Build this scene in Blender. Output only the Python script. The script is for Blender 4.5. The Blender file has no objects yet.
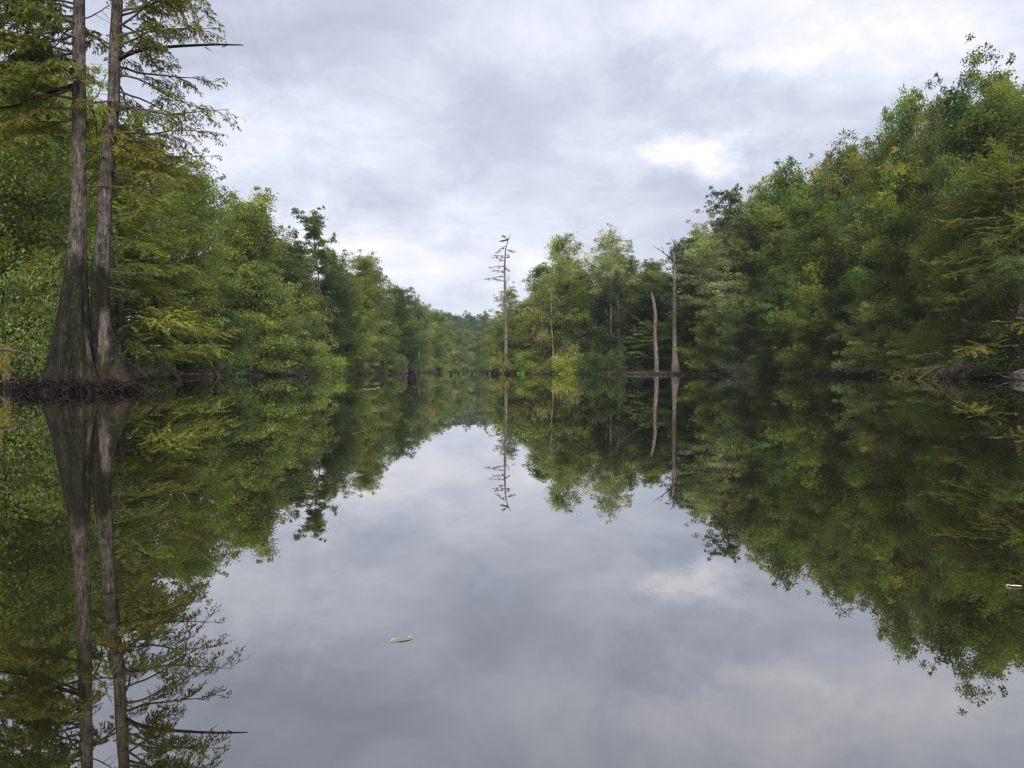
import bpy, math, random
import numpy as np
from mathutils import Vector, noise as mnoise

sc = bpy.context.scene
COL = sc.collection
R = math.radians

# ------------------------------------------------------------------ camera
F = 760.0; CAMH = 0.75; HOR = 370.0
PITCH = math.atan((384 - HOR) / F)          # camera looks slightly down
cam_d = bpy.data.cameras.new('camera'); cam = bpy.data.objects.new('camera', cam_d)
COL.objects.link(cam); sc.camera = cam
cam_d.sensor_width = 36; cam_d.lens = F / 1024 * 36
cam_d.clip_start = 0.1; cam_d.clip_end = 6000
cam.location = (0, 0, CAMH); cam.rotation_euler = (math.pi / 2 - PITCH, 0, 0)

def W(px, py, Y):
    """world point seen at pixel (px,py) at depth Y"""
    u = (px - 512) / F; v = (384 - py) / F
    dy = math.cos(PITCH) + v * math.sin(PITCH)
    dz = -math.sin(PITCH) + v * math.cos(PITCH)
    return np.array([u / dy * Y, Y, CAMH + dz / dy * Y])

# ------------------------------------------------------------------ light
sc.view_settings.view_transform = 'Standard'; sc.view_settings.look = 'None'
sc.view_settings.exposure = 1.6; sc.view_settings.gamma = 1
SUN_EL, SUN_AZ = R(46), R(168)              # azimuth clockwise from +Y
sun_d = bpy.data.lights.new('sun', 'SUN'); sun = bpy.data.objects.new('sun', sun_d)
COL.objects.link(sun); sun_d.energy = 1.5; sun_d.angle = R(10); sun_d.color = (1, .96, .9)
sdir = Vector((math.sin(SUN_AZ) * math.cos(SUN_EL), math.cos(SUN_AZ) * math.cos(SUN_EL), math.sin(SUN_EL)))
sun.rotation_euler = (-sdir).to_track_quat('-Z', 'Y').to_euler()

world = bpy.data.worlds.new('World'); sc.world = world; world.use_nodes = True
nt = world.node_tree; nt.nodes.clear()
class NT:
    def __init__(s, nt): s.nt = nt
    def n(s, t, **k):
        nd = s.nt.nodes.new(t)
        for a, v in k.items():
            if a == 'i':
                for kk, vv in v.items():
                    if hasattr(vv, 'is_output') : s.nt.links.new(vv, nd.inputs[kk])
                    else: nd.inputs[kk].default_value = vv
            else: setattr(nd, a, v)
        return nd
    def m(s, op, a, b=0.0, c=None):
        i = {0: a, 1: b}
        if c is not None: i[2] = c
        return s.n('ShaderNodeMath', operation=op, i=i).outputs[0]
    def mix(s, f, a, b, bt='MIX'):
        nd = s.n('ShaderNodeMix', data_type='RGBA', blend_type=bt)
        for k, v in ((0, f), (6, a), (7, b)):
            if hasattr(v, 'is_output'): s.nt.links.new(v, nd.inputs[k])
            else: nd.inputs[k].default_value = v
        return nd.outputs[2]
    def ramp(s, f, stops, interp='LINEAR'):
        nd = s.n('ShaderNodeValToRGB', i={0: f}); cr = nd.color_ramp; cr.interpolation = interp
        while len(cr.elements) < len(stops): cr.elements.new(.5)
        for e, (p, c) in zip(cr.elements, stops):
            e.position = p; e.color = c if len(c) == 4 else (*c, 1)
        return nd.outputs[0]

w = NT(nt)
sky = w.n('ShaderNodeTexSky', sky_type='NISHITA', sun_disc=False, sun_elevation=SUN_EL, sun_rotation=SUN_AZ)
sky.air_density = 1.2; sky.dust_density = 2.0
tc = w.n('ShaderNodeTexCoord')
sep = w.n('ShaderNodeSeparateXYZ', i={0: tc.outputs['Generated']})
zz = w.m('ADD', w.m('MAXIMUM', sep.outputs[2], 0.0), 0.33)
cx = w.m('DIVIDE', sep.outputs[0], zz); cy = w.m('DIVIDE', sep.outputs[1], zz)
cv = w.n('ShaderNodeCombineXYZ', i={0: cx, 1: cy, 2: 0.0}).outputs[0]
big = w.n('ShaderNodeTexNoise', i={'Vector': cv, 'Scale': 1.15, 'Detail': 8.0, 'Roughness': .58, 'Distortion': .35})
fine = w.n('ShaderNodeTexNoise', i={'Vector': cv, 'Scale': 3.8, 'Detail': 10.0, 'Roughness': .64, 'Distortion': .5})
warp = w.n('ShaderNodeTexNoise', i={'Vector': cv, 'Scale': 3.6, 'Detail': 8.0, 'Roughness': .7})
wv = w.n('ShaderNodeVectorMath', operation='MULTIPLY_ADD', i={0: warp.outputs['Color'], 1: (.5, .5, 0), 2: (-.25, -.25, 0)})
cvw = w.n('ShaderNodeVectorMath', operation='ADD', i={0: cv, 1: wv.outputs[0]}).outputs[0]
# bright breaks in the cloud layer: direction, extent, gain
def cloudpos(px, py):
    d = W(px, py, 1.0) - np.array([0, 0, CAMH]); d /= np.linalg.norm(d)
    z = max(d[2], 0) + .33
    return d[0] / z, d[1] / z
val = w.m('ADD', w.m('MULTIPLY', big.outputs[0], .72), w.m('MULTIPLY', fine.outputs[0], .60))
val = w.m('SUBTRACT', val, .115)
for px, py, rx, ry, g in ((698, 150, .15, .16, .36), (770, 42, .5, .2, .14), (540, 55, .5, .22, .06), (265, 150, .5, .35, .13), (215, 125, .35, .25, .13), (330, 240, .4, .2, .09), (400, 258, .4, .2, .05), (380, 200, .5, .45, -.09), (300, 175, .35, .25, -.06),
                          (330, 235, .8, .7, .16), (400, 250, 1.0, .6, .10), (300, 190, .5, .5, -.05), (430, 200, .5, .5, -.10), (640, 95, .7, .35, -.06), (390, 40, .9, .35, -.06), (905, 30, .6, .3, .14),
                          (250, 60, .4, .3, -.08), (900, 100, .5, .4, .05), (480, 300, 1.0, .9, .05)):
    ax, ay = cloudpos(px, py); rx *= .66; ry *= .5
    dv = w.n('ShaderNodeVectorMath', operation='SUBTRACT', i={0: cvw, 1: (ax, ay, 0)}).outputs[0]
    ds = w.n('ShaderNodeVectorMath', operation='MULTIPLY', i={0: dv, 1: (1 / rx, 1 / ry, 0)}).outputs[0]
    ln = w.n('ShaderNodeVectorMath', operation='LENGTH', i={0: ds}).outputs['Value']
    fall = w.m('POWER', 2.718, w.m('MULTIPLY', w.m('MULTIPLY', ln, ln), -1.0))
    val = w.m('ADD', val, w.m('MULTIPLY', fall, g))
ccol = w.ramp(val, [(0.34, (3.45, 3.7, 4.6)), (0.47, (4.2, 4.42, 5.35)), (0.62, (5.4, 5.6, 6.5)), (0.76, (6.7, 6.7, 7.25)), (0.92, (8.8, 8.7, 8.8))])
# ramps clamp to 0..1 per colour is not enforced, colours above 1 are kept
skyc = w.mix(0.94, sky.outputs[0], ccol)
bg = w.n('ShaderNodeBackground', i={0: skyc, 1: 0.0500})
out = w.n('ShaderNodeOutputWorld', i={0: bg.outputs[0]})

sc.render.engine = 'CYCLES'
cy_ = sc.cycles
cy_.max_bounces = 7; cy_.diffuse_bounces = 4; cy_.glossy_bounces = 2; cy_.transmission_bounces = 3
cy_.transparent_max_bounces = 4; cy_.volume_bounces = 0
cy_.use_denoising = True; cy_.filter_width = 1.3
cy_.sample_clamp_indirect = 4

# ------------------------------------------------------------------ helpers
def tag(o, label=None, cat=None, group=None, kind=None):
    if label: o['label'] = label
    if cat: o['category'] = cat
    if group: o['group'] = group
    if kind: o['kind'] = kind
    return o
def empty(name, loc, rz=0):
    o = bpy.data.objects.new(name, None); COL.objects.link(o)
    o.location = loc; o.rotation_euler = (0, 0, rz); o.empty_display_size = .5
    return o

class Buf:
    """collects quads (numpy) for one mesh"""
    def __init__(s): s.v = []; s.f = []; s.c = []; s.n = 0
    def add(s, v, f, c=None):
        v = np.asarray(v, float); f = np.asarray(f, int)
        s.v.append(v); s.f.append(f + s.n)
        if c is None: c = np.ones((len(v), 3))
        elif np.ndim(c) == 1: c = np.tile(c, (len(v), 1))
        s.c.append(c); s.n += len(v)
    def tube(s, pts, rad, sides=6, c=None, cap=True):
        pts = np.asarray(pts, float); n = len(pts)
        rad = np.broadcast_to(np.asarray(rad, float), (n,))
        t = np.gradient(pts, axis=0); t /= np.linalg.norm(t, axis=1)[:, None] + 1e-9
        ref = np.array([0, 0, 1.0]) if abs(t[:, 2]).mean() < .8 else np.array([1.0, 0, 0])
        a = np.cross(t, ref); a /= np.linalg.norm(a, axis=1)[:, None] + 1e-9
        b = np.cross(t, a)
        th = np.linspace(0, 2 * np.pi, sides, endpoint=False)
        v = pts[:, None, :] + rad[:, None, None] * (np.cos(th)[None, :, None] * a[:, None, :] + np.sin(th)[None, :, None] * b[:, None, :])
        v = v.reshape(-1, 3)
        i = np.arange(n - 1)[:, None] * sides; j = np.arange(sides)[None, :]
        k = (j + 1) % sides
        f = np.stack([i + j, i + k, i + sides + k, i + sides + j], -1).reshape(-1, 4)
        s.add(v, f, c)
    def leaves(s, c, u, nrm, L, Wd, tint):
        """rhombic leaves: centre, direction, normal, length, width"""
        u = u / (np.linalg.norm(u, axis=1)[:, None] + 1e-9)
        vv = np.cross(nrm, u); vv /= np.linalg.norm(vv, axis=1)[:, None] + 1e-9
        L = np.asarray(L)[:, None] if np.ndim(L) else L
        Wd = np.asarray(Wd)[:, None] if np.ndim(Wd) else Wd
        v = np.stack([c - u * L * .5, c + vv * Wd * .5 + u * L * .06, c + u * L * .5, c - vv * Wd * .5 + u * L * .06], 1).reshape(-1, 3)
        f = np.arange(len(v)).reshape(-1, 4)
        s.add(v, f, np.repeat(tint, 4, axis=0))
    def mesh(s, name, mat, smooth=False):
        v = np.concatenate(s.v); f = np.concatenate(s.f); c = np.concatenate(s.c)
        me = bpy.data.meshes.new(name)
        me.vertices.add(len(v)); me.vertices.foreach_set('co', v.astype(np.float32).ravel())
        me.loops.add(f.size); me.loops.foreach_set('vertex_index', f.ravel().astype(np.int32))
        me.polygons.add(len(f)); me.polygons.foreach_set('loop_start', np.arange(0, f.size, 4, dtype=np.int32))
        me.polygons.foreach_set('use_smooth', np.full(len(f), smooth))
        at = me.color_attributes.new('tint', 'FLOAT_COLOR', 'POINT')
        at.data.foreach_set('color', np.concatenate([c, np.ones((len(c), 1))], 1).astype(np.float32).ravel())
        me.update(calc_edges=True); me.validate()
        me.materials.append(mat)
        return me
    def build(s, name, mat, parent=None, smooth=False):
        o = bpy.data.objects.new(name, s.mesh(name, mat, smooth)); COL.objects.link(o)
        if parent: o.parent = parent
        return o

# ------------------------------------------------------------------ materials
def newmat(name):
    m = bpy.data.materials.new(name); m.use_nodes = True; m.node_tree.nodes.clear()
    return m, NT(m.node_tree)

def leaf_material(name, trans=.45):
    m, k = newmat(name)
    oi = k.n('ShaderNodeObjectInfo'); at = k.n('ShaderNodeAttribute', attribute_name='tint')
    c = k.mix(1.0, oi.outputs['Color'], at.outputs['Color'], 'MULTIPLY')
    nz = k.n('ShaderNodeTexNoise', i={'Vector': k.n('ShaderNodeTexCoord').outputs['Object'], 'Scale': .35, 'Detail': 3.0})
    c = k.mix(1.0, c, k.ramp(nz.outputs[0], [(.3, (.70, .75, .74)), (.7, (1.32, 1.22, 1.05))]), 'MULTIPLY')
    d = k.n('ShaderNodeBsdfPrincipled', i={'Base Color': c, 'Roughness': .5, 'Specular IOR Level': .25})
    tcol = k.mix(1.0, c, (1.5, 1.7, .7, 1), 'MULTIPLY')
    t = k.n('ShaderNodeBsdfTranslucent', i={0: tcol})
    mx = k.n('ShaderNodeMixShader', i={0: trans, 1: d.outputs[0], 2: t.outputs[0]})
    k.n('ShaderNodeOutputMaterial', i={0: mx.outputs[0]})
    return m
M_leaf = leaf_material('leaf')

def bark_material(name, a, b, scale=6.0, zs=.25, bump=.5):
    m, k = newmat(name)
    p = k.n('ShaderNodeTexCoord').outputs['Object']
    mp = k.n('ShaderNodeMapping', i={0: p, 3: (1, 1, zs)}).outputs[0]
    n1 = k.n('ShaderNodeTexNoise', i={'Vector': mp, 'Scale': scale, 'Detail': 6.0, 'Roughness': .65})
    n2 = k.n('ShaderNodeTexNoise', i={'Vector': p, 'Scale': 1.1, 'Detail': 4.0})
    c = k.ramp(n1.outputs[0], [(.32, a), (.66, b)])
    c = k.mix(1.0, c, k.ramp(n2.outputs[0], [(.35, (.65, .68, .6)), (.65, (1.2, 1.15, 1.1))]), 'MULTIPLY')
    bp = k.n('ShaderNodeBump', i={'Strength': bump, 'Distance': .04, 'Height': n1.outputs[0]})
    s = k.n('ShaderNodeBsdfPrincipled', i={'Base Color': c, 'Roughness': .9, 'Specular IOR Level': .15, 'Normal': bp.outputs[0]})
    k.n('ShaderNodeOutputMaterial', i={0: s.outputs[0]})
    return m
M_bark = bark_material('bark', (.035, .028, .022), (.13, .11, .09))
M_pale = bark_material('pale_bark', (.09, .08, .068), (.33, .305, .27))
M_dead = bark_material('dead_wood', (.06, .05, .043), (.25, .22, .195))
M_dark = bark_material('wet_wood', (.005, .0045, .004), (.022, .017, .014))
M_twig = bark_material('grey_twig', (.035, .03, .024), (.14, .12, .10))

HY = 26.0; PM = HY / F
def hero_bark():
    m, k = newmat('cypress_bark')
    p = k.n('ShaderNodeTexCoord').outputs['Object']
    mp = k.n('ShaderNodeMapping', i={0: p, 3: (1, 1, .15)}).outputs[0]
    n1 = k.n('ShaderNodeTexNoise', i={'Vector': mp, 'Scale': 13.0, 'Detail': 10.0, 'Roughness': .72, 'Distortion': .9})
    n2 = k.n('ShaderNodeTexNoise', i={'Vector': k.n('ShaderNodeMapping', i={0: p, 3: (1, 1, .45)}).outputs[0], 'Scale': 1.9, 'Detail': 6.0, 'Roughness': .65})
    n3 = k.n('ShaderNodeTexNoise', i={'Vector': p, 'Scale': 9.0, 'Detail': 6.0, 'Roughness': .7})
    z = k.n('ShaderNodeSeparateXYZ', i={0: p}).outputs[2]
    c = k.ramp(n1.outputs[0], [(.34, (.018, .015, .013)), (.47, (.080, .070, .060)), (.68, (.185, .17, .15))])
    blot = k.n('ShaderNodeTexNoise', i={'Vector': p, 'Scale': 3.2, 'Detail': 6.0, 'Roughness': .7})
    c = k.mix(1.0, c, k.ramp(blot.outputs[0], [(.38, (.42, .40, .38)), (.52, (.95, .93, .9)), (.66, (1.35, 1.33, 1.28))]), 'MULTIPLY')
    lich = k.ramp(n3.outputs[0], [(.60, (0, 0, 0)), (.68, (.55, .55, .55))])
    c = k.mix(lich, c, (.30, .31, .27, 1))
    # algae and moss stain, ragged upper edge about 4 m up
    hm = k.m('SUBTRACT', k.m('ADD', 4.9, k.m('MULTIPLY', k.m('SUBTRACT', n2.outputs[0], .5), 6.0)), z)
    hm = k.n('ShaderNodeMapRange', i={0: hm, 1: -.5, 2: .9}).outputs[0]
    n5 = k.n('ShaderNodeTexNoise', i={'Vector': k.n('ShaderNodeMapping', i={0: p, 3: (2.6, 2.6, .5)}).outputs[0], 'Scale': 1.3, 'Detail': 5.0, 'Roughness': .6})
    ms = k.ramp(n3.outputs[0], [(.3, (.006, .0055, .004)), (.5, (.014, .015, .007)), (.7, (.048, .066, .014))])
    ms = k.mix(k.ramp(n5.outputs[0], [(.42, (0, 0, 0)), (.6, (1, 1, 1))]), (.007, .0065, .005, 1), ms)
    sk = k.m('MULTIPLY', hm, k.n('ShaderNodeMapRange', i={0: n1.outputs[0], 1: .74, 2: .58}).outputs[0])
    c = k.mix(k.m('MULTIPLY', sk, .93), c, ms)
    sx = W(99.5, 333, HY)[0] - W(85, 370, HY)[0]
    dvec = k.n('ShaderNodeVectorMath', operation='MULTIPLY', i={0: k.n('ShaderNodeVectorMath', operation='SUBTRACT', i={0: p, 1: (sx, 0, W(99, 334, HY)[2])}).outputs[0], 1: (7.5, .05, 1.15)}).outputs[0]
    dl = k.m('ADD', k.n('ShaderNodeVectorMath', operation='LENGTH', i={0: dvec}).outputs['Value'], k.m('MULTIPLY', k.m('SUBTRACT', n2.outputs[0], .5), 4.0))
    bare = k.n('ShaderNodeMapRange', i={0: dl, 1: 1.3, 2: .6}).outputs[0]
    c = k.mix(k.m('MULTIPLY', bare, .75), c, k.ramp(n1.outputs[0], [(.38, (.03, .025, .02)), (.6, (.20, .165, .14))]))
    # washed reddish wood at the flood line
    hb = k.m('SUBTRACT', k.m('ADD', .55, k.m('MULTIPLY', k.m('SUBTRACT', n2.outputs[0], .5), 2.6)), z)
    hb = k.n('ShaderNodeMapRange', i={0: hb, 1: -.25, 2: .3}).outputs[0]
    rd = k.ramp(n1.outputs[0], [(.3, (.018, .013, .009)), (.55, (.055, .041, .028)), (.72, (.13, .10, .07))])
    c = k.mix(k.m('MULTIPLY', hb, .85), c, rd)
    hgt = k.m('ADD', n1.outputs[0], k.m('MULTIPLY', n3.outputs[0], .3))
    bp = k.n('ShaderNodeBump', i={'Strength': .9, 'Distance': .06, 'Height': hgt})
    s = k.n('ShaderNodeBsdfPrincipled', i={'Base Color': c, 'Roughness': .92, 'Specular IOR Level': .12, 'Normal': bp.outputs[0]})
    k.n('ShaderNodeOutputMaterial', i={0: s.outputs[0]})
    return m
M_hero = hero_bark()

def ground_material():
    m, k = newmat('ground')
    p = k.n('ShaderNodeTexCoord').outputs['Object']
    z = k.n('ShaderNodeSeparateXYZ', i={0: p}).outputs[2]
    n1 = k.n('ShaderNodeTexNoise', i={'Vector': p, 'Scale': .6, 'Detail': 8.0, 'Roughness': .7})
    n2 = k.n('ShaderNodeTexNoise', i={'Vector': p, 'Scale': 9.0, 'Detail': 6.0, 'Roughness': .7})
    litter = k.ramp(n2.outputs[0], [(.3, (.018, .015, .009)), (.55, (.055, .042, .024)), (.72, (.13, .095, .06))])
    green = k.ramp(n2.outputs[0], [(.3, (.012, .018, .008)), (.7, (.05, .07, .02))])
    c = k.mix(k.ramp(n1.outputs[0], [(.45, (0, 0, 0)), (.6, (1, 1, 1))]), litter, green)
    clay = k.ramp(n2.outputs[0], [(.3, (.10, .065, .045)), (.7, (.34, .24, .17))])
    n4 = k.n('ShaderNodeTexNoise', i={'Vector': p, 'Scale': .16, 'Detail': 2.0})
    yy = k.n('ShaderNodeSeparateXYZ', i={0: p}).outputs[1]; xx = k.n('ShaderNodeSeparateXYZ', i={0: p}).outputs[0]
    nearm = k.m('MULTIPLY', k.n('ShaderNodeMapRange', i={0: yy, 1: 150.0, 2: 135.0}).outputs[0], 1.0)
    lc = k.m('MULTIPLY', k.m('LESS_THAN', xx, 0.0), k.m('MULTIPLY', k.m('GREATER_THAN', yy, 66.0), k.m('LESS_THAN', yy, 96.0)))
    cm = k.m('MULTIPLY', nearm, k.m('MAXIMUM', lc, k.ramp(n4.outputs[0], [(.62, (0, 0, 0)), (.68, (.5, .5, .5))])))
    low = k.n('ShaderNodeMapRange', i={0: z, 1: .8, 2: .6}).outputs[0]
    c = k.mix(k.m('MULTIPLY', cm, low), c, clay)
    wet = k.n('ShaderNodeMapRange', i={0: z, 1: .32, 2: .2}).outputs[0]
    c = k.mix(k.m('MULTIPLY', wet, .8), c, (.014, .011, .008, 1))
    bp = k.n('ShaderNodeBump', i={'Strength': .8, 'Distance': .08, 'Height': n2.outputs[0]})
    s = k.n('ShaderNodeBsdfPrincipled', i={'Base Color': c, 'Roughness': .95, 'Specular IOR Level': .08, 'Normal': bp.outputs[0]})
    k.n('ShaderNodeOutputMaterial', i={0: s.outputs[0]})
    return m

def water_material():
    m, k = newmat('water')
    p = k.n('ShaderNodeTexCoord').outputs['Object']
    mp = k.n('ShaderNodeMapping', i={0: p, 3: (.5, 1.0, 1)}).outputs[0]
    n1 = k.n('ShaderNodeTexNoise', i={'Vector': mp, 'Scale': .9, 'Detail': 2.0, 'Roughness': .4})
    n2 = k.n('ShaderNodeTexNoise', i={'Vector': mp, 'Scale': .12, 'Detail': 2.0})
    h = k.m('MULTIPLY', n1.outputs[0], k.n('ShaderNodeMapRange', i={0: n2.outputs[0], 1: .4, 2: .65, 3: .25, 4: 1.0}).outputs[0])
    bp = k.n('ShaderNodeBump', i={'Strength': .25, 'Distance': .006, 'Height': h})
    silt = k.n('ShaderNodeTexNoise', i={'Vector': p, 'Scale': .35, 'Detail': 3.0})
    bc = k.ramp(silt.outputs[0], [(.3, (.008, .008, .003)), (.7, (.016, .014, .006))])
    s = k.n('ShaderNodeBsdfPrincipled', i={'Base Color': bc, 'Roughness': .008, 'IOR': 3.2, 'Normal': bp.outputs[0]})
    g = k.n('ShaderNodeBsdfGlossy', i={'Color': (1, 1, 1, 1), 'Roughness': .008, 'Normal': bp.outputs[0]})
    fc = k.m('MULTIPLY', k.m('POWER', k.n('ShaderNodeLayerWeight', i={'Blend': .5}).outputs['Facing'], 3.0), .6)
    mx = k.n('ShaderNodeMixShader', i={0: fc, 1: s.outputs[0], 2: g.outputs[0]})
    k.n('ShaderNodeOutputMaterial', i={0: mx.outputs[0]})
    return m

# ------------------------------------------------------------------ terrain
def bank(px, Y): return ((px - 512) / F * Y, Y)
LB = [(-22, -60), (-23, 0), (-21, 18)] + [bank(*q) for q in ((0, 30), (45, 36), (95, 48), (140, 65), (165, 69), (200, 77), (228, 88), (260, 99), (320, 116), (380, 168), (430, 245), (455, 335), (468, 450))]
RB = [(20, -60), (27, 0), (33, 30)] + [bank(*q) for q in ((1110, 44), (1024, 57), (950, 68), (880, 82), (800, 98), (740, 112), (680, 125), (620, 132), (560, 140), (530, 150), (508, 162), (499, 185), (497, 250), (490, 335), (484, 450))]
POLY = np.array(LB + RB[::-1])
def sdist(x, y):
    """distance to the waterline, positive on land"""
    x = np.atleast_1d(np.asarray(x, float)); y = np.atleast_1d(np.asarray(y, float))
    best = np.full(x.shape, 1e9); inside = np.zeros(x.shape, bool)
    P = POLY; Q = np.roll(POLY, -1, 0)
    for (ax, ay), (bx, by) in zip(P, Q):
        dx, dy = bx - ax, by - ay
        t = np.clip(((x - ax) * dx + (y - ay) * dy) / (dx * dx + dy * dy), 0, 1)
        best = np.minimum(best, np.hypot(x - ax - t * dx, y - ay - t * dy))
        cond = ((ay > y) != (by > y))
        xi = ax + (y - ay) * dx / (dy if dy else 1e-9)
        inside ^= cond & (x < xi)
    return np.where(inside, -best, best)
def wob(x, y):
    return (.55 * np.sin(x * .9 + 1.3 * np.sin(y * .37)) * np.sin(y * .8 + 2) + .35 * np.sin(x * 2.3 + y * 1.7) + .9 * np.sin(x * .23 + 2) * np.sin(y * .19 + 1))
def ground_z(x, y):
    x = np.atleast_1d(np.asarray(x, float)); y = np.atleast_1d(np.asarray(y, float))
    s = sdist(x, y) + wob(x, y) * np.clip((y + 10) / 60, .3, 1)
    slope = np.where(x > np.interp(y, [0, 150, 500], [0, -12, -20]), .17, .10)
    up = .40 * np.clip(s / .9, 0, 1) + slope * np.clip(s - 2, 0, 70) * np.clip((s - 2) / 12, 0, 1)
    up = up + .12 * wob(x * .6, y * .6) * np.clip(s / 4, 0, 1)
    hill = 19 * np.exp(-((x + 30) / 260) ** 2) * np.clip((y - 460) / 160, 0, 1) * np.clip((s) / 10, 0, 1)
    hill2 = 8 * np.clip((y - 240) / 150, 0, 1) * np.clip(s / 25, 0, 1) * (x < -20)
    land = up + hill + hill2
    bed = np.maximum(s * .45, -1.6)
    return np.where(s > 0, land, bed)
def gz(x, y): return float(ground_z(x, y)[0])

def axis(parts):
    a = []
    for lo, hi, st in parts: a += list(np.arange(lo, hi, st))
    a.append(parts[-1][1]); return np.array(a)
gx = axis([(-1500, -300, 120), (-300, -90, 10), (-90, -45, 3), (-45, 50, .8), (50, 100, 3), (100, 300, 10), (300, 1500, 120)])
gy = axis([(-600, -80, 60), (-80, 20, 4), (20, 175, .8), (175, 300, 3), (300, 520, 7), (520, 900, 20), (900, 2400, 150)])
X, Yg = np.meshgrid(gx, gy); Z = ground_z(X.ravel(), Yg.ravel())
b = Buf(); nx = len(gx); ny = len(gy)
ii, jj = np.meshgrid(np.arange(nx - 1), np.arange(ny - 1))
i0 = (jj * nx + ii).ravel()
b.add(np.stack([X.ravel(), Yg.ravel(), Z], 1), np.stack([i0, i0 + 1, i0 + nx + 1, i0 + nx], 1))
tag(b.build('ground', ground_material(), smooth=True), kind='structure')
b = Buf(); b.add([(-1450, -580, 0), (1450, -580, 0), (1450, 2350, 0), (-1450, 2350, 0)], [(0, 1, 2, 3)])
tag(b.build('water', water_material()), kind='structure')

# ------------------------------------------------------------------ tree prototypes
def unit(v): return v / (np.linalg.norm(v, axis=-1, keepdims=True) + 1e-9)
def clump(B, rng, c, r, flat, n, leaf, tint, upb=.7, spread=1.0, out=None):
    """a leafy clump: leaves through an irregular ellipsoid, denser at the outside"""
    u = unit(rng.normal(size=(n, 3)))
    rho = rng.random(n) ** .42 * (1 + .22 * rng.normal(size=n))
    p = u * rho[:, None] * np.array([r, r, r * flat]) * spread
    p[:, 2] -= .18 * (p[:, 0] ** 2 + p[:, 1] ** 2) / r
    nr = unit(rng.normal(size=(n, 3)) * .75 + np.array([0, 0, upb]) + u * .35)
    d = unit(np.cross(nr, rng.normal(size=(n, 3))))
    s = leaf * rng.uniform(.6, 1.35, n)
    tt = tint * rng.uniform(.78, 1.25, (n, 1)) * (1 + rng.normal(size=(n, 3)) * np.array([.10, .04, .06]))
    B.leaves(c + p, d, nr, s, s * rng.uniform(.5, .8, n), np.clip(tt, .1, 3))

def bend(a, d, L, n, rng, wig=.12, grav=0.0):
    """a wandering branch: start, direction, length"""
    pts = [np.array(a, float)]; d = unit(np.array(d, float))
    for i in range(n):
        d = unit(d + rng.normal(size=3) * wig + np.array([0, 0, grav]))
        pts.append(pts[-1] + d * L / n)
    return np.array(pts)
def along(pts, t):
    f = t * (len(pts) - 1); i = min(int(f), len(pts) - 2); return pts[i] * (1 - f + i) + pts[i + 1] * (f - i)

def env_round(t): return math.sqrt(max(0.05, 1 - (1.75 * t - .72) ** 2 / 1.15))
def env_cone(t): return max(.12, 1 - t) ** .7
def env_vase(t): return .45 + .75 * math.sin(min(1, t * 1.05) * 2.5)
def env_column(t): return .75 + .3 * math.sin(t * 9) - .55 * max(0, t - .6)

def make_tree(seed, H=20, cb=.12, RAD=5, env=env_round, limbs=34, subs=6, cr=(.7, 1.5), flat=.62, n=105, leaf=.2,
              elev=(5, 55), grav=0.0, tr=.24, barkm=None, hue=.12, stems=1, lean=.04, gap=0.0, upb=.7):
    rng = np.random.default_rng(seed); B = Buf(); T = Buf()
    for s_ in range(stems):
        a0 = rng.random() * 6.28; off = 0 if stems == 1 else .45
        base = np.array([math.cos(a0) * off, math.sin(a0) * off, -.4])
        trunk = bend(base, (rng.normal() * lean + math.cos(a0) * .06 * (stems > 1), rng.normal() * lean + math.sin(a0) * .06 * (stems > 1), 1), H * .95, 12, rng, .045)
        rr = tr * np.linspace(1, .12, 13) ** .9; rr[0] *= 1.5; rr[1] *= 1.08
        T.tube(trunk, rr, 8)
        for i in range(limbs // stems):
            t = (i + rng.random()) / (limbs // stems)
            if rng.random() < gap: continue
            zt = cb + (1 - cb) * t
            p0 = along(trunk, min(zt, .985))
            az = i * 2.399 + rng.normal() * .5 + s_ * 1.2
            el = R(elev[0] + (elev[1] - elev[0]) * t + rng.normal() * 9)
            L = RAD * env(t) * rng.uniform(.6, 1.18)
            br = bend(p0, (math.cos(az) * math.cos(el), math.sin(az) * math.cos(el), math.sin(el)), L, 6, rng, .11, grav)
            r0 = tr * (.12 + .32 * (1 - zt)) * min(1, L / 3)
            T.tube(br, np.linspace(r0, r0 * .2, 7), 5)
            tintL = np.array([1, 1, 1]) * rng.uniform(.72, 1.28) * (1 + np.array([.8, .25, -.3]) * rng.normal() * hue)
            k = max(2, int(subs * (.5 + .6 * L / RAD)))
            for j in range(k):
                tt = .3 + .7 * (j + rng.random()) / k
                q = along(br, min(tt, 1))
                side = rng.normal(size=3) * np.array([1, 1, .55]); side = unit(side) * L * rng.uniform(.05, .30)
                q2 = q + side
                T.tube(np.array([q, (q + q2) / 2 + rng.normal(size=3) * .1, q2]), np.array([r0 * .3, r0 * .2, .012]), 3)
                r = rng.uniform(*cr) * (.75 + .35 * math.sin(tt * 3))
                clump(B, rng, q2, r, flat * rng.uniform(.75, 1.25), int(n * (r / cr[1]) ** 1.4 + 12), leaf, tintL * rng.uniform(.85, 1.18), upb)
            # sprig past the limb's end breaks the outline
            e = br[-1] + unit(br[-1] - br[-2]) * rng.uniform(.3, 1.0)
            clump(B, rng, e, cr[0] * rng.uniform(.5, .9), .8, int(n * .3), leaf, tintL, upb)
    return T.mesh('trunk', barkm or M_bark, True), B.mesh('crown', M_leaf)

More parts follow.
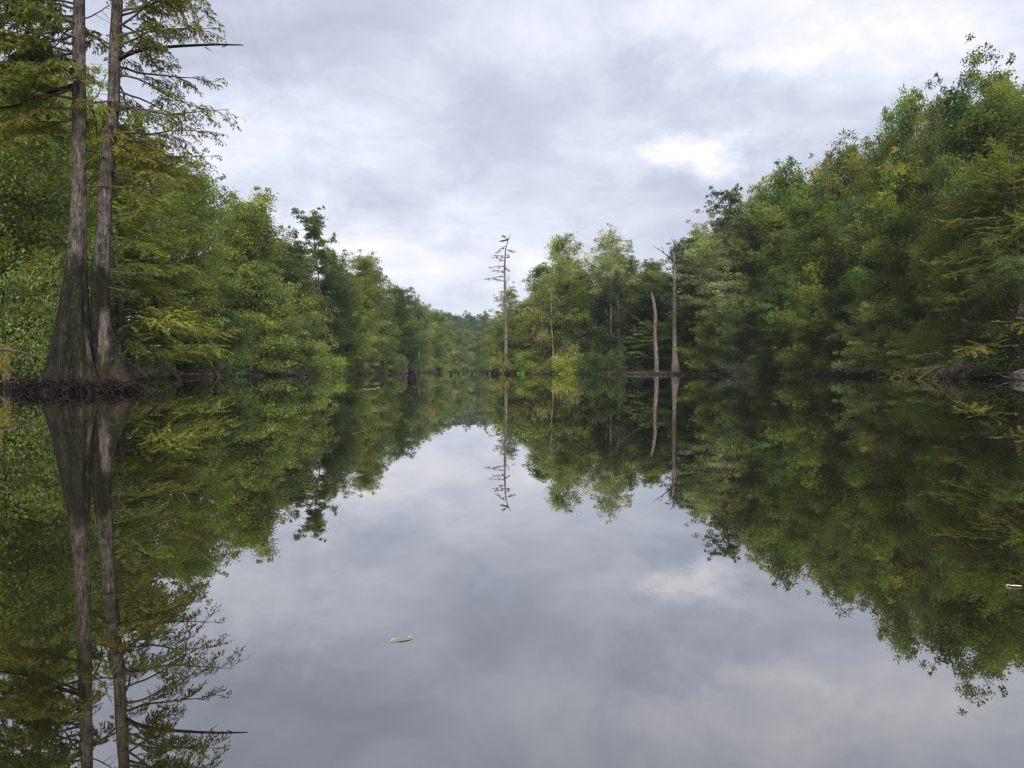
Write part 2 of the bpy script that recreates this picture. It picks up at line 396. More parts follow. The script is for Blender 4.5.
def spray(B, T, rng, br, L, twl, tint, dens=1.0, droop=.35, wd=.04, tw=.26, r0=.02, step=.16):
    """feathery cypress foliage: side twigs in a flat fan along a bough, each carrying narrow leaflets"""
    ax = unit(br[-1] - br[0]); side = unit(np.cross(ax, [0, 0, 1.0]))
    n = max(4, int(L / step))
    C = []; U = []; N = []; S = []; TT = []
    for i in range(n):
        t = .14 + .86 * (i + rng.random()) / n
        p = along(br, min(t, 1)); sg = 1 if i % 2 else -1
        l = twl * (1.1 - .75 * t) * rng.uniform(.55, 1.25)
        d = unit(ax * rng.uniform(.45, .9) + side * sg * rng.uniform(.6, 1.1) + np.array([0, 0, rng.normal() * .18]))
        tw_p = bend(p, d, l, 4, rng, .14, -droop * .35)
        T.tube(tw_p, np.linspace(r0 * .5, r0 * .15, 5), 3)
        m = max(3, int(l / .075 * dens))
        ts = rng.random(m) * .92 + .08
        tn = tint * rng.uniform(.8, 1.2)
        idx = ts * 4; i0 = np.minimum(idx.astype(int), 3); fr = (idx - i0)[:, None]
        pp = tw_p[i0] * (1 - fr) + tw_p[i0 + 1] * fr
        dd = unit(tw_p[i0 + 1] - tw_p[i0])
        s2 = unit(np.cross(dd, [0, 0, 1.0])) * np.where(rng.random(m) < .5, 1, -1)[:, None]
        u = unit(dd * .8 + s2 * .75 + rng.normal(size=(m, 3)) * .25 + np.array([0, 0, -droop]))
        ll = tw * rng.uniform(.5, 1.25, m)
        C.append(pp + u * ll[:, None] * .5); U.append(u)
        N.append(unit(rng.normal(size=(m, 3)) * .55 + np.array([0, 0, 1.0]))); S.append(ll)
        TT.append(tn * rng.uniform(.8, 1.22, (m, 1)) * np.ones((1, 3)))
    C = np.concatenate(C); S = np.concatenate(S)
    B.leaves(C, np.concatenate(U), np.concatenate(N), S, wd * rng.uniform(.7, 1.4, len(S)), np.concatenate(TT))

def make_cypress(seed, H=20, cb=.12, RAD=5.5, boughs=58, tr=.3, gap=.0, dens=1.3, tw=.42, wd=.13, barkm=None):
    rng = np.random.default_rng(seed); B = Buf(); T = Buf()
    trunk = bend((0, 0, -.4), (rng.normal() * .03, rng.normal() * .03, 1), H * .98, 14, rng, .03)
    rr = tr * np.linspace(1, .08, 15); rr[0] *= 2.3; rr[1] *= 1.5
    T.tube(trunk, rr, 9)
    for i in range(boughs):
        t = (i + rng.random()) / boughs
        if rng.random() < gap: continue
        p0 = along(trunk, cb + (1 - cb) * t * .985); az = i * 2.399 + rng.normal() * .5
        L = RAD * (max(.1, 1 - t) ** .42) * rng.uniform(.55, 1.15)
        el = R(4 + 40 * t ** 2 + rng.normal() * 8)
        br = bend(p0, (math.cos(az) * math.cos(el), math.sin(az) * math.cos(el), math.sin(el)), L, 6, rng, .09, -.035)
        T.tube(br, np.linspace(.07 * (1 - .6 * t), .012, 7), 5)
        tint = np.array([1, 1, 1]) * rng.uniform(.72, 1.3) * (1 + np.array([.8, .2, -.3]) * rng.normal() * .07)
        spray(B, T, rng, br, L, L * .42 + .5, tint, dens * .9, .25, wd, tw, .03, .22)
        spray(B, T, rng, br + np.array([0, 0, -.12]), L, L * .32 + .3, tint * .95, dens * .6, .5, wd, tw, .02, .3)
    return T.mesh('trunk', barkm or M_bark, True), B.mesh('crown', M_leaf)

def make_shrub(seed, H=3, RAD=2.2, n=42, cr=(.35, .8), leaf=.15, k=95, flat=.7, barkm=None):
    rng = np.random.default_rng(seed); B = Buf(); T = Buf()
    for i in range(n):
        az = rng.random() * 6.28; el = R(rng.uniform(8, 85)); L = rng.uniform(.45, 1.05)
        d = np.array([math.cos(az) * math.cos(el) * RAD, math.sin(az) * math.cos(el) * RAD, math.sin(el) * H])
        br = bend((rng.normal() * .2, rng.normal() * .2, -.2), d, np.linalg.norm(d) * L, 4, rng, .15, -.03)
        T.tube(br, np.linspace(.035, .01, 5), 4)
        tint = np.ones(3) * rng.uniform(.7, 1.3) * (1 + np.array([1, .2, -.3]) * rng.normal() * .12)
        for t in (.6, 1.0):
            r = rng.uniform(*cr)
            clump(B, rng, along(br, t), r, flat, int(k * (r / cr[1]) ** 1.3) + 10, leaf, tint, .7)
    return T.mesh('stem', barkm or M_bark, True), B.mesh('crown', M_leaf)

PROTO = {}
def reg(name, meshes, H, RAD): PROTO.setdefault(name, []).append((*meshes, H, RAD))
for s in (11, 12, 13, 14): reg('oak', make_tree(s, H=20, cb=.07, RAD=5.2, env=env_round, limbs=40, subs=6, cr=(.8, 1.85), n=260, leaf=.22, gap=.08, flat=.58), 20, 5.4)
for s in (21, 22, 23): reg('slender', make_tree(s, H=20, cb=.12, RAD=3.6, env=env_column, limbs=40, subs=6, cr=(.65, 1.4), n=190, leaf=.21, elev=(10, 65)), 20, 3.6)
for s in (31, 32): reg('airy', make_tree(s, H=20, cb=.30, RAD=5.2, env=env_round, limbs=34, subs=6, cr=(.6, 1.25), n=95, leaf=.19, elev=(15, 60), tr=.2, barkm=M_pale, hue=.08, stems=2 if s == 32 else 1, flat=.5), 20, 5.2)
for s in (41, 42, 43): reg('cypress', make_cypress(s), 20, 5.5)
reg('pine', make_tree(51, H=20, cb=.35, RAD=4.2, env=env_round, limbs=34, subs=5, cr=(.45, .95), n=130, leaf=.2, elev=(0, 45), flat=.45, gap=.1, hue=.05), 20, 4.2)
reg('tuft', make_tree(61, H=20, cb=.68, RAD=3.6, env=env_round, limbs=26, subs=6, cr=(.35, .75), n=150, leaf=.2, elev=(0, 60), flat=.5, tr=.17, barkm=M_bark, gap=.1), 20, 3.6)
for s in (71, 72, 73): reg('ragged', make_tree(s, H=20, cb=.2, RAD=4.8, env=env_vase, limbs=36, subs=6, cr=(.55, 1.3), n=140, leaf=.2, elev=(20, 65), flat=.55, gap=.12), 20, 4.8)
for s in (81, 82, 83): reg('shrub', make_shrub(s), 3, 2.2)

for s in (91, 92): reg('near_oak', make_tree(s, H=18, cb=.06, RAD=5.6, env=env_round, limbs=46, subs=7, cr=(.65, 1.5), n=380, leaf=.145, flat=.55, gap=.06, tr=.22), 18, 5.6)
for s in (94, 95): reg('near_cypress', make_cypress(s, H=20, RAD=6.5, boughs=64, dens=3.2, tw=.19, wd=.055, cb=.06), 20, 6.5)
for s in (97, 98): reg('near_shrub', make_shrub(s, H=3, RAD=2.2, n=60, cr=(.28, .6), leaf=.085, k=130), 3, 2.2)
for s in (111, 112, 113): reg('low', make_tree(s, H=10, cb=.08, RAD=4.6, env=env_round, limbs=40, subs=6, cr=(.6, 1.35), n=170, leaf=.19, tr=.18, elev=(0, 65), gap=.05), 10, 4.6)
for s in (121, 122): reg('near_low', make_tree(s, H=9, cb=.08, RAD=4.4, env=env_round, limbs=46, subs=7, cr=(.45, 1.05), n=230, leaf=.115, tr=.16, elev=(0, 65), gap=.05), 9, 4.4)
def crowntop(me):
    a = np.empty(len(me.vertices) * 3, np.float32); me.vertices.foreach_get('co', a); a = a.reshape(-1, 3)
    return float(np.quantile(a[:, 2], .998)), float(np.quantile(np.abs(a[:, :2]), .975))
for k in PROTO: PROTO[k] = [(t, c, *crowntop(c)) for t, c, h, r in PROTO[k]]

G = {'dome': (.098, .122, .038), 'mid': (.064, .086, .018), 'dark': (.024, .038, .014), 'deep': (.038, .058, .018), 'olive': (.094, .102, .018), 'lime': (.092, .130, .026),
     'pale': (.108, .125, .055), 'grey': (.094, .106, .058), 'brownish': (.088, .090, .034), 'yellow': (.13, .145, .028), 'fresh': (.062, .086, .026), 'gold': (.12, .115, .03),
     'rust': (.085, .04, .022), 'khaki': (.092, .106, .030)}
for _k in G: G[_k] = tuple(v * c + d for v, c, d in zip(G[_k], (2.2, 2.12, 1.9), (.006, .005, .008)))
rnd = random.Random(5)
NAMES = {'oak': ('broadleaf_tree', 'tree'), 'slender': ('slender_tree', 'tree'), 'airy': ('pale_trunk_tree', 'tree'), 'cypress': ('cypress_tree', 'cypress'), 'pine': ('pine_tree', 'pine'),
         'tuft': ('tall_thin_tree', 'tree'), 'ragged': ('open_crown_tree', 'tree'), 'shrub': ('bank_shrub', 'shrub'), 'near_oak': ('broadleaf_tree', 'tree'), 'low': ('spreading_tree', 'tree'), 'near_low': ('spreading_tree', 'tree'), 'near_cypress': ('cypress_tree', 'cypress'), 'near_shrub': ('bank_shrub', 'shrub')}
bl = sorted([(q[0] / q[1] * F + 512, q[1]) for q in LB if q[1] >= 30])
br_ = sorted([(q[0] / q[1] * F + 512, q[1]) for q in RB[:13] if q[1] >= 30])
def bankY(px, side):
    a = bl if side == 'L' else br_
    return float(np.interp(px, [q[0] for q in a], [q[1] for q in a]))
cnt = {}
def plant(sp, px, Y, topy, wpx, col, label, group=None, rz=None):
    Y = max(Y, bankY(px, 'L' if px < 480 else 'R') + 1.4) if not 486 < px < 504 and Y < 200 else Y
    hgt = W(px, topy, Y)[2]; wid = wpx / F * Y
    if sp in ('oak', 'ragged') and hgt / wid < 1.75: sp = 'low'
    if Y < 75 and sp in ('oak', 'cypress', 'shrub', 'low'): sp = 'near_' + sp
    p = W(px, topy, Y); x = p[0]; z0 = gz(x, Y)
    if 'shrub' in sp: z0 = max(z0, 0)
    vs = PROTO[sp]; cnt[sp] = cnt.get(sp, -1) + 1
    tm, cm, h, rad = vs[cnt[sp] % len(vs)]
    z0 = max(z0, -.2)
    sz = (p[2] - z0) / h; sx = (wpx / F * Y) / (2 * rad)
    nm, cat = NAMES[sp]
    root = empty(nm, (x, Y, z0), rnd.random() * 6.28 if rz is None else rz)
    root.scale = (sx, sx, sz)
    tag(root, label, cat, group)
    t = bpy.data.objects.new('stem' if 'shrub' in sp else 'trunk', tm); COL.objects.link(t); t.parent = root
    c = bpy.data.objects.new('crown', cm); COL.objects.link(c); c.parent = root
    g = G[col]; v = rnd.uniform(.88, 1.12)
    c.color = (g[0] * v * rnd.uniform(.93, 1.07), g[1] * v, g[2] * v, 1)
    return root

# ---- left bank
TREES = [
 ('oak', -45, 42, 60, 210, 'mid', 'leafy tree at the left edge of the picture, mostly cut off by the frame'),
 ('oak', 8, 47, 60, 150, 'fresh', 'bright green tree behind the left trunk of the big cypress'),
 ('ragged', 62, 60, 66, 120, 'mid', 'mid green tree seen between and behind the two cypress trunks'),
 ('cypress', 118, 60, 104, 150, 'olive', 'olive feathery cypress directly behind the right trunk of the big cypress'),
 ('cypress', 160, 66, 150, 120, 'olive', 'yellowish green cypress reaching over the water right of the twin trunks'),
 ('cypress', 172, 84, 258, 80, 'lime', 'low lime green cypress hanging over the brush on the left bank'),
 ('ragged', 196, 84, 158, 75, 'mid', 'green tree whose crown shows just right of the big cypress foliage'),
 ('slender', 228, 98, 186, 70, 'khaki', 'khaki green tree forming the left skyline beside the cypress boughs'),
 ('ragged', 252, 106, 206, 72, 'mid', 'tree with ragged top behind the light green dome shaped tree'),
 ('oak', 266, 92, 270, 104, 'dome', 'light green dome shaped tree low on the left bank'),
 ('oak', 222, 88, 305, 60, 'deep', 'dark green low tree left of the light green dome shaped tree'),
 ('oak', 288, 122, 232, 52, 'brownish', 'brownish green tree left of the tall tufted tree'),
 ('tuft', 328, 119, 209, 60, 'deep', 'tall thin tree with a tufted top rising above the left skyline'),
 ('oak', 326, 130, 266, 50, 'dark', 'dark green tree wrapped round the foot of the tall tufted tree'),
 ('oak', 348, 128, 251, 56, 'mid', 'round green tree just right of the tall tufted tree'),
 ('slender', 370, 146, 252, 42, 'khaki', 'yellowish topped tree on the left skyline before it drops to the gap'),
 ('oak', 386, 172, 268, 46, 'mid', 'green tree where the left skyline begins to slope down'),
 ('oak', 406, 200, 284, 46, 'deep', 'deep green rounded tree above the floating stump'),
 ('oak', 423, 232, 297, 36, 'grey', 'greyish tree with a pale bare stem right of the floating stump'),
 ('oak', 437, 262, 309, 32, 'mid', 'last near tree of the left bank before the far wooded hill'),
 ('oak', 352, 124, 318, 40, 'khaki', 'low khaki tree at the water below the round green tree'),
 ('oak', 300, 110, 318, 44, 'deep', 'low deep green tree between the dome shaped tree and the tall tufted tree'),
# ---- right bank
 ('airy', 520, 168, 283, 46, 'khaki', 'khaki airy tree at the tip of the wooded point beside the tall snag'),
 ('airy', 546, 158, 256, 62, 'pale', 'pale green airy tree second from the tip of the wooded point'),
 ('oak', 578, 160, 233, 72, 'pale', 'pale olive tree on the highest part of the wooded point'),
 ('airy', 612, 150, 230, 66, 'pale', 'pale tree with several straight whitish stems left of the broken snag'),
 ('airy', 596, 154, 240, 60, 'pale', 'pale tree with faint stems just left of the straight whitish stems'),
 ('ragged', 560, 150, 290, 52, 'grey', 'greyish lower tree over the bright yellow green bush'),
 ('oak', 640, 165, 252, 52, 'deep', 'deep green tree filling the dip left of the forked dead tree'),
 ('slender', 662, 160, 258, 40, 'mid', 'green tree directly behind the forked dead tree'),
 ('cypress', 692, 133, 300, 56, 'olive', 'small olive cypress with spread boughs beside the forked dead tree'),
 ('cypress', 644, 137, 322, 44, 'khaki', 'low khaki cypress at the foot of the broken snag'),
 ('pine', 713, 127, 184, 62, 'dark', 'dark pine with clumped top standing above its neighbours on the right bank'),
 ('airy', 738, 119, 228, 92, 'grey', 'grey green tree with a pale forking trunk below the dark pine'),
 ('ragged', 752, 134, 180, 62, 'khaki', 'yellow green tree immediately right of the dark pine'),
 ('slender', 776, 124, 168, 58, 'mid', 'narrow topped tree third from the dark pine on the right skyline'),
 ('oak', 802, 118, 164, 74, 'mid', 'broad green tree in the middle of the right skyline'),
 ('ragged', 832, 112, 134, 66, 'brownish', 'thin topped brownish tree where the right skyline steps up'),
 ('oak', 862, 106, 136, 66, 'mid', 'dense green tree after the brownish thin topped one'),
 ('ragged', 892, 100, 108, 70, 'khaki', 'tree with jutting leafy bough on the upper right skyline'),
 ('oak', 924, 96, 96, 76, 'mid', 'tall full tree of the upper right skyline'),
 ('ragged', 960, 88, 64, 66, 'dark', 'tree with a loose curling leader against the sky at upper right'),
 ('ragged', 1002, 78, 42, 84, 'mid', 'tallest sparse topped tree at the upper right corner'),
 ('oak', 1050, 74, 70, 150, 'mid', 'tree cut by the right edge of the picture'),
 ('cypress', 1022, 64, 140, 165, 'olive', 'large olive cypress hanging over the right bank at the picture edge'),
 ('oak', 985, 70, 92, 105, 'mid', 'full green tree rising just above the large hanging cypress'),
 ('oak', 962, 78, 140, 95, 'khaki', 'light topped tree below the upper right skyline beside the large cypress'),
 ('oak', 900, 86, 190, 92, 'mid', 'full green tree in the middle tier of the right bank'),
 ('slender', 858, 96, 196, 60, 'deep', 'deep green narrow tree left of the reddish dead bough'),
 ('oak', 826, 104, 214, 66, 'khaki', 'olive tree in the middle tier left of the reddish dead bough'),
 ('ragged', 788, 104, 262, 60, 'deep', 'deep green leaning tree at the water right of the pale forked trunk'),
 ('oak', 812, 98, 278, 58, 'mid', 'mid green waterside tree with low boughs, middle of the right bank'),
 ('oak', 872, 84, 300, 66, 'pale', 'pale green bushy tree below the reddish dead bough'),
 ('cypress', 985, 67, 262, 95, 'olive', 'low cypress with lime boughs sweeping over dark water at right'),
 ('oak', 925, 72, 318, 62, 'khaki', 'bushy waterside tree left of the low lime cypress'),
 ('oak', 1030, 60, 250, 90, 'deep', 'dark waterside tree above the pale boulder at the right edge'),
 ('oak', 748, 114, 300, 56, 'deep', 'dark low tree at the foot of the pale forking trunk'),
 ('slender', 768, 108, 318, 34, 'mid', 'small upright waterside tree right of the pale forking trunk'),
 ('oak', 712, 122, 312, 50, 'mid', 'small round tree between the forked dead tree and the pale forking trunk'),
]
for t in TREES: plant(*t)

SHR = [
 (22, 35, 262, 120, 'fresh', 'large fresh green shrub with spreading leaves at the left picture edge'),
 (-6, 31, 326, 34, 'gold', 'yellowing shrub at the very left edge of the water'),
 (130, 56, 318, 70, 'fresh', 'green shrub right of the cypress base behind the fallen branch'),
 (196, 86, 318, 38, 'lime', 'yellow green shrub on the pale clay bank'),
 (326, 112, 343, 38, 'lime', 'yellow green shrub at the foot of the tall tufted tree'),
 (568, 138, 351, 34, 'yellow', 'bright yellow green bush at the water on the wooded point'),
 (592, 137, 342, 30, 'deep', 'bluish green bush right of the bright yellow green bush'),
 (528, 150, 350, 28, 'lime', 'lime bush left of the bright yellow green bush'),
 (497, 158, 352, 16, 'gold', 'golden bush on the stump islet beside the tall snag'),
 (760, 104, 348, 22, 'lime', 'small lime bush below the pale forking trunk'),
 (940, 66, 335, 50, 'lime', 'lime leafed bush at the water left of the low lime cypress'),
]
for px, Y, ty, wp, c, lb in SHR: plant('shrub', px, Y, ty, wp, c, lb)

# the skyline of the photograph, for filling in behind
SKY_L = [(-80, 40), (0, 50), (60, 70), (110, 100), (190, 160), (240, 208), (280, 240), (300, 258), (335, 268), (345, 262), (380, 272), (410, 294), (436, 318)]
SKY_R = [(500, 310), (520, 290), (560, 256), (600, 240), (640, 262), (682, 262), (697, 222), (712, 205), (750, 190), (800, 176), (850, 146), (900, 118), (950, 96), (1010, 72), (1100, 40)]
def by(side, px):
    a = [((q[0] / q[1] * F + 512), q[1]) for q in side if q[1] >= 30]; a.sort()
    return float(np.interp(px, [q[0] for q in a], [q[1] for q in a]))
LMK = {'L': [(0, 'the left picture edge'), (75, 'the big twin cypress'), (140, 'the slanting fallen branch'), (190, 'the pale clay bank'), (265, 'the pale dome shaped tree'), (320, 'the tall tufted tree'), (384, 'the left skyline slope'), (411, 'the floating stump'), (452, 'the tiny mid channel stubs')],
       'R': [(505, 'the tall half dead snag'), (568, 'the bright yellow green bush'), (614, 'the straight whitish stems'), (656, 'the broken snag'), (675, 'the forked dead tree'), (712, 'the dark pine'), (740, 'the pale forked trunk'), (800, 'the middle of the right bank'), (874, 'the rust red dead foliage'), (960, 'the low lime cypress'), (1020, 'the pale boulder')]}
CW = {'mid': 'mid green', 'deep': 'deep green', 'dark': 'dark green', 'khaki': 'khaki', 'olive': 'olive', 'brownish': 'brownish'}
def place(px, side, over='behind'):
    q = min(LMK[side], key=lambda a: abs(a[0] - px)); d = px - q[0]
    return (over if abs(d) < 9 else ('just ' if abs(d) < 22 else 'well ') + ('left of' if d < 0 else 'right of')) + ' ' + q[1]
px = -60
while px < 436:
    Yb = bankY(px, 'L'); s = np.interp(px, *zip(*SKY_L))
    for dep, dd in ((14, 12), (25, 6), (38, 0)):
        Y = Yb + dep + rnd.uniform(-2, 5)
        plant(rnd.choice(['oak', 'oak', 'slender', 'ragged']), px + rnd.uniform(-8, 8), Y, s + dd + rnd.uniform(2, 20), rnd.uniform(9, 13) / Y * F, _c := rnd.choice(['mid', 'deep', 'khaki', 'dark', 'mid']),
              '%s tree %s row back, %s' % (CW[_c], {14: 'second', 25: 'third', 38: 'rear'}[dep], place(px, 'L')), 'forest trees behind the left bank')
    px += 9.0 / (Yb + 16) * F * .62
px = 506
while px < 1090:
    Yb = bankY(px, 'R'); s = np.interp(px, *zip(*SKY_R))
    for dep, dd in ((13, 14), (24, 6), (36, 0)):
        Y = Yb + dep + rnd.uniform(-2, 5)
        plant(rnd.choice(['oak', 'oak', 'slender', 'ragged']), px + rnd.uniform(-8, 8), Y, s + dd + rnd.uniform(4, 22), rnd.uniform(9, 13) / Y * F, _c := rnd.choice(['mid', 'deep', 'dark', 'khaki', 'brownish', 'deep', 'khaki']),
              '%s tree %s row back, %s' % (CW[_c], {13: 'second', 24: 'third', 36: 'rear'}[dep], place(px, 'R')), 'forest trees behind the right bank')
    px += 9.0 / (Yb + 16) * F * .62
# waterside bushes fill the foot of both banks
for side, lo, hi in (('L', 100, 452), ('R', 512, 1060)):
    px = lo
    while px < hi:
        Yb = bankY(px, side); Y = Yb + rnd.uniform(2.5, 6.5) + (5.5 if 145 < px < 228 else 0); hh = rnd.uniform(2.2, 5.0)
        gxx = (px - 512) / F * Y
        if 648 < px < 684: Y += 5
        ty = 370 - (gz(gxx, Y) + hh - CAMH) / Y * F
        plant('shrub', px, Y, ty, rnd.uniform(3.5, 6.5) / Y * F, _c := rnd.choice(['mid', 'deep', 'dark', 'khaki', 'olive', 'brownish']),
              '%s %s waterside bush %s' % ('tall' if hh > 3.6 else 'low', CW[_c], place(px, side, 'below')), 'waterside bushes of the %s bank' % ('left' if side == 'L' else 'right'))
        px += rnd.uniform(2.4, 4.0) / Yb * F
# left bank further up the channel and the far left shore, behind the point
for i, (px, Y, ty) in enumerate([(440, 290, 313), (447, 320, 316), (455, 360, 319), (463, 400, 321), (472, 470, 324), (480, 480, 326), (488, 440, 327), (492, 380, 326), (497, 320, 322), (503, 270, 316), (512, 230, 308), (508, 205, 300)]):
    plant('oak', px, Y + 4, ty + 6 + rnd.uniform(0, 4), 11 / Y * F, _c := rnd.choice(['mid', 'deep', 'khaki']), '%s tree by the channel end %s' % (CW[_c], place(px, 'L' if px < 475 else 'R')), 'trees at the far end of the channel')

for px in range(456, 500, 4):
    Y = rnd.uniform(458, 475); plant('oak', px, Y, 345 + rnd.uniform(-6, 6), 12 / Y * F, _c := rnd.choice(['mid', 'deep']), 'low %s tree below the far hill %s' % (CW[_c], place(px, 'L' if px < 475 else 'R')), 'low trees at the foot of the far hill')
for px in range(455, 503, 4):
    Y = rnd.uniform(452, 456); plant('shrub', px, Y, 356 + rnd.uniform(-3, 3), 13 / Y * F, _c := rnd.choice(['mid', 'deep', 'khaki']), 'low %s bush closing the channel, %s' % (CW[_c], place(px, 'L' if px < 475 else 'R')), 'bushes closing the channel')
# far wooded hill
def far_woods():
    rng = np.random.default_rng(9); B = Buf(); T = Buf(); n = 620
    for i in range(n):
        y = rng.uniform(480, 760); x = rng.uniform(-.42, .32) * y - 20
        if sdist(x, y)[0] < 3: continue
        z = gz(x, y); h = rng.uniform(11, 17); r = rng.uniform(3.5, 5.5)
        tint = np.ones(3) * rng.uniform(.75, 1.25) * (1 + np.array([1, .2, -.2]) * rng.normal() * .12)
        T.tube(np.array([[x, y, z - .5], [x + rng.normal() * .4, y, z + h * .7]]), [.25, .1], 4)
        for k in range(9):
            u = unit(rng.normal(size=3)); c = np.array([x, y, z + h * .58]) + u * np.array([r * .6, r * .6, h * .34])
            clump(B, rng, c, r * rng.uniform(.35, .6), .75, 34, 1.0, tint * rng.uniform(.85, 1.15))
    o = B.build('distant_woods', M_leaf); o.color = (.075, .11, .04, 1)
    tag(o, 'far wooded hillside closing the end of the channel', 'woods', kind='stuff')
    t = T.build('trunk', M_bark, o); tag(t, kind='stuff')
far_woods()

# ------------------------------------------------------------------ the big twin cypress
HY = 26.0; PM = HY / F
def fluted(B, prof, Y, sides=72, flutes=((4, .45), (7, .42), (12, .22)), seed=0, rings=150, amp0=.5, squash=.85):
    """buttressed trunk lofted through (py, centre px, width px) stations"""
    rng = np.random.default_rng(seed); ph = rng.random(len(flutes)) * 6.28
    prof = sorted(prof, key=lambda q: -q[0])
    zs = np.array([W(512, q[0], Y)[2] for q in prof]); xs = np.array([W(q[1], q[0], Y)[0] for q in prof]); ws = np.array([q[2] * Y / F * .46 for q in prof])
    u = np.linspace(0, 1, rings) ** 1.5; z = zs[0] + (zs[-1] - zs[0]) * u
    cxx = np.interp(z, zs, xs); rr = np.interp(z, zs, ws)
    ker = np.ones(5) / 5
    cxx = np.convolve(np.pad(cxx, 2, 'edge'), ker, 'valid'); rr = np.convolve(np.pad(rr, 2, 'edge'), ker, 'valid')
    th = np.linspace(0, 2 * np.pi, sides, endpoint=False)
    amp = amp0 * np.exp(-np.maximum(z, 0) / 2.2) + .035
    V = []
    for i in range(rings):
        f = 0
        for (k, a), p in zip(flutes, ph): f = f + a * np.cos(k * th + p + .25 * math.sin(z[i] * .8))
        f2 = np.array([mnoise.noise(Vector((math.cos(t) * 2.2, math.sin(t) * 2.2, z[i] * .45 + seed * 9))) for t in th])
        f3 = np.array([mnoise.noise(Vector((math.cos(t) * 9, math.sin(t) * 9, z[i] * .9 + seed * 7))) for t in th])
        r = rr[i] * (1 + amp[i] * f * .7 + (.06 + .7 * amp[i]) * f2 + .06 * f3)
        V.append(np.stack([cxx[i] + r * np.cos(th), Y + r * np.sin(th) * squash, np.full(sides, z[i])], 1))
    V = np.concatenate(V)
    i = np.arange(rings - 1)[:, None] * sides; j = np.arange(sides)[None, :]; k = (j + 1) % sides
    B.add(V, np.stack([i + j, i + k, i + sides + k, i + sides + j], -1).reshape(-1, 4))
    return z, cxx, rr

hero = empty('twin_trunk_cypress', (W(85, 370, HY)[0], HY, 0))
tag(hero, 'huge old cypress with two grey trunks and mossy flared base standing in the water', 'cypress')
off = np.array(hero.location)
def hbuild(B, name, mat, smooth=False, lab=None, parent=None):
    for a in B.v: a -= off
    o = B.build(name, mat, parent or hero, smooth)
    if lab: o['label'] = lab
    return o
B1 = Buf()
L1 = fluted(B1, [(420, 69, 66), (392, 70, 57), (380, 71, 52), (365, 72, 46), (350, 73, 40), (330, 74, 33), (315, 74.5, 29), (300, 75.5, 26), (286, 76, 23.5), (257, 77.5, 18.5), (235, 77.5, 17), (200, 79, 15), (150, 79, 14), (100, 79, 13.5), (50, 79, 12.5), (0, 79, 11.5), (-120, 80, 9.5), (-260, 81, 6), (-340, 82, 2)], HY, seed=1)
hbuild(B1, 'trunk', M_hero, True, 'left trunk, straight and widely flared at the foot')
B2 = Buf(); Y2 = HY + .5
L2 = fluted(B2, [(420, 116, 52), (392, 115, 42), (378, 113, 36), (365, 110, 31), (350, 106, 27), (330, 101, 23), (315, 100.5, 20.5), (286, 100.5, 18.5), (257, 102, 16.5), (230, 104, 15), (200, 105, 14.5), (150, 109, 14), (110, 113.5, 12.5), (85, 114.5, 12), (50, 114.5, 12), (0, 117.5, 11), (-120, 121, 9), (-240, 124, 5.5), (-310, 125, 2)], Y2, seed=2, flutes=((4, .5), (7, .35), (11, .2)))
hbuild(B2, 'trunk', M_hero, True, 'right trunk, slightly leaning, with a bare pale streak low down')
B3 = Buf()
fluted(B3, [(420, 50, 26), (385, 52, 20), (350, 58, 15), (315, 63, 11), (286, 67, 9), (260, 70, 7), (238, 71, 4.5), (225, 72.5, 2)], HY + .1, seed=3, flutes=((3, .5), (5, .4), (9, .2)), rings=70)
fluted(B3, [(420, 86, 30), (385, 86, 22), (360, 85, 14), (340, 84, 8), (322, 83, 4)], HY - .5, seed=4, flutes=((3, .5), (6, .4), (9, .2)), rings=60)
fluted(B3, [(420, 128, 20), (388, 126, 13), (365, 121, 9), (345, 116, 5)], Y2 - .1, seed=5, flutes=((3, .5), (6, .4), (9, .2)), rings=50)
hbuild(B3, 'buttress', M_hero, True)

# root mass at the waterline
rng = np.random.default_rng(77); B = Buf()
for i in range(900):
    a = rng.random() * 6.28; r = rng.uniform(.25, 1.0) ** .6
    cx0 = W(79, 370, HY)[0]; ex = cx0 + math.cos(a) * r * 1.95; ey = HY + math.sin(a) * r * 1.25 - .1
    p0 = (ex, ey, rng.uniform(.12, .46) * (1.15 - .5 * r))
    d = (math.cos(a) * .8 + rng.normal() * .6, math.sin(a) * .6 + rng.normal() * .6, -.25)
    B.tube(bend(p0, d, rng.uniform(.25, .8), 6, rng, .5, -.07), np.linspace(rng.uniform(.012, .05), .008, 7), 5)
th = np.linspace(0, 2 * np.pi, 60, endpoint=False)
rings = []
for zz_, sc_ in ((-.5, 1.04), (0, 1.0), (.10, .97), (.22, .86), (.34, .62), (.4, .2)):
    nn = np.array([mnoise.noise(Vector((math.cos(t) * 2.5, math.sin(t) * 2.5, zz_ * 2))) for t in th])
    rr = (1 + .16 * nn) * sc_
    rings.append(np.stack([W(79, 370, HY)[0] + 1.9 * rr * np.cos(th), HY + 1.25 * rr * np.sin(th), zz_ + .08 * nn * (zz_ > .05)], 1))
V = np.concatenate(rings); i = np.arange(5)[:, None] * 60; j = np.arange(60)[None, :]; k = (j + 1) % 60
B.add(V, np.stack([i + j, i + k, i + 60 + k, i + 60 + j], -1).reshape(-1, 4))
hbuild(B, 'root_mass', M_dark, False, 'dark tangled mat of roots round the foot at the waterline')

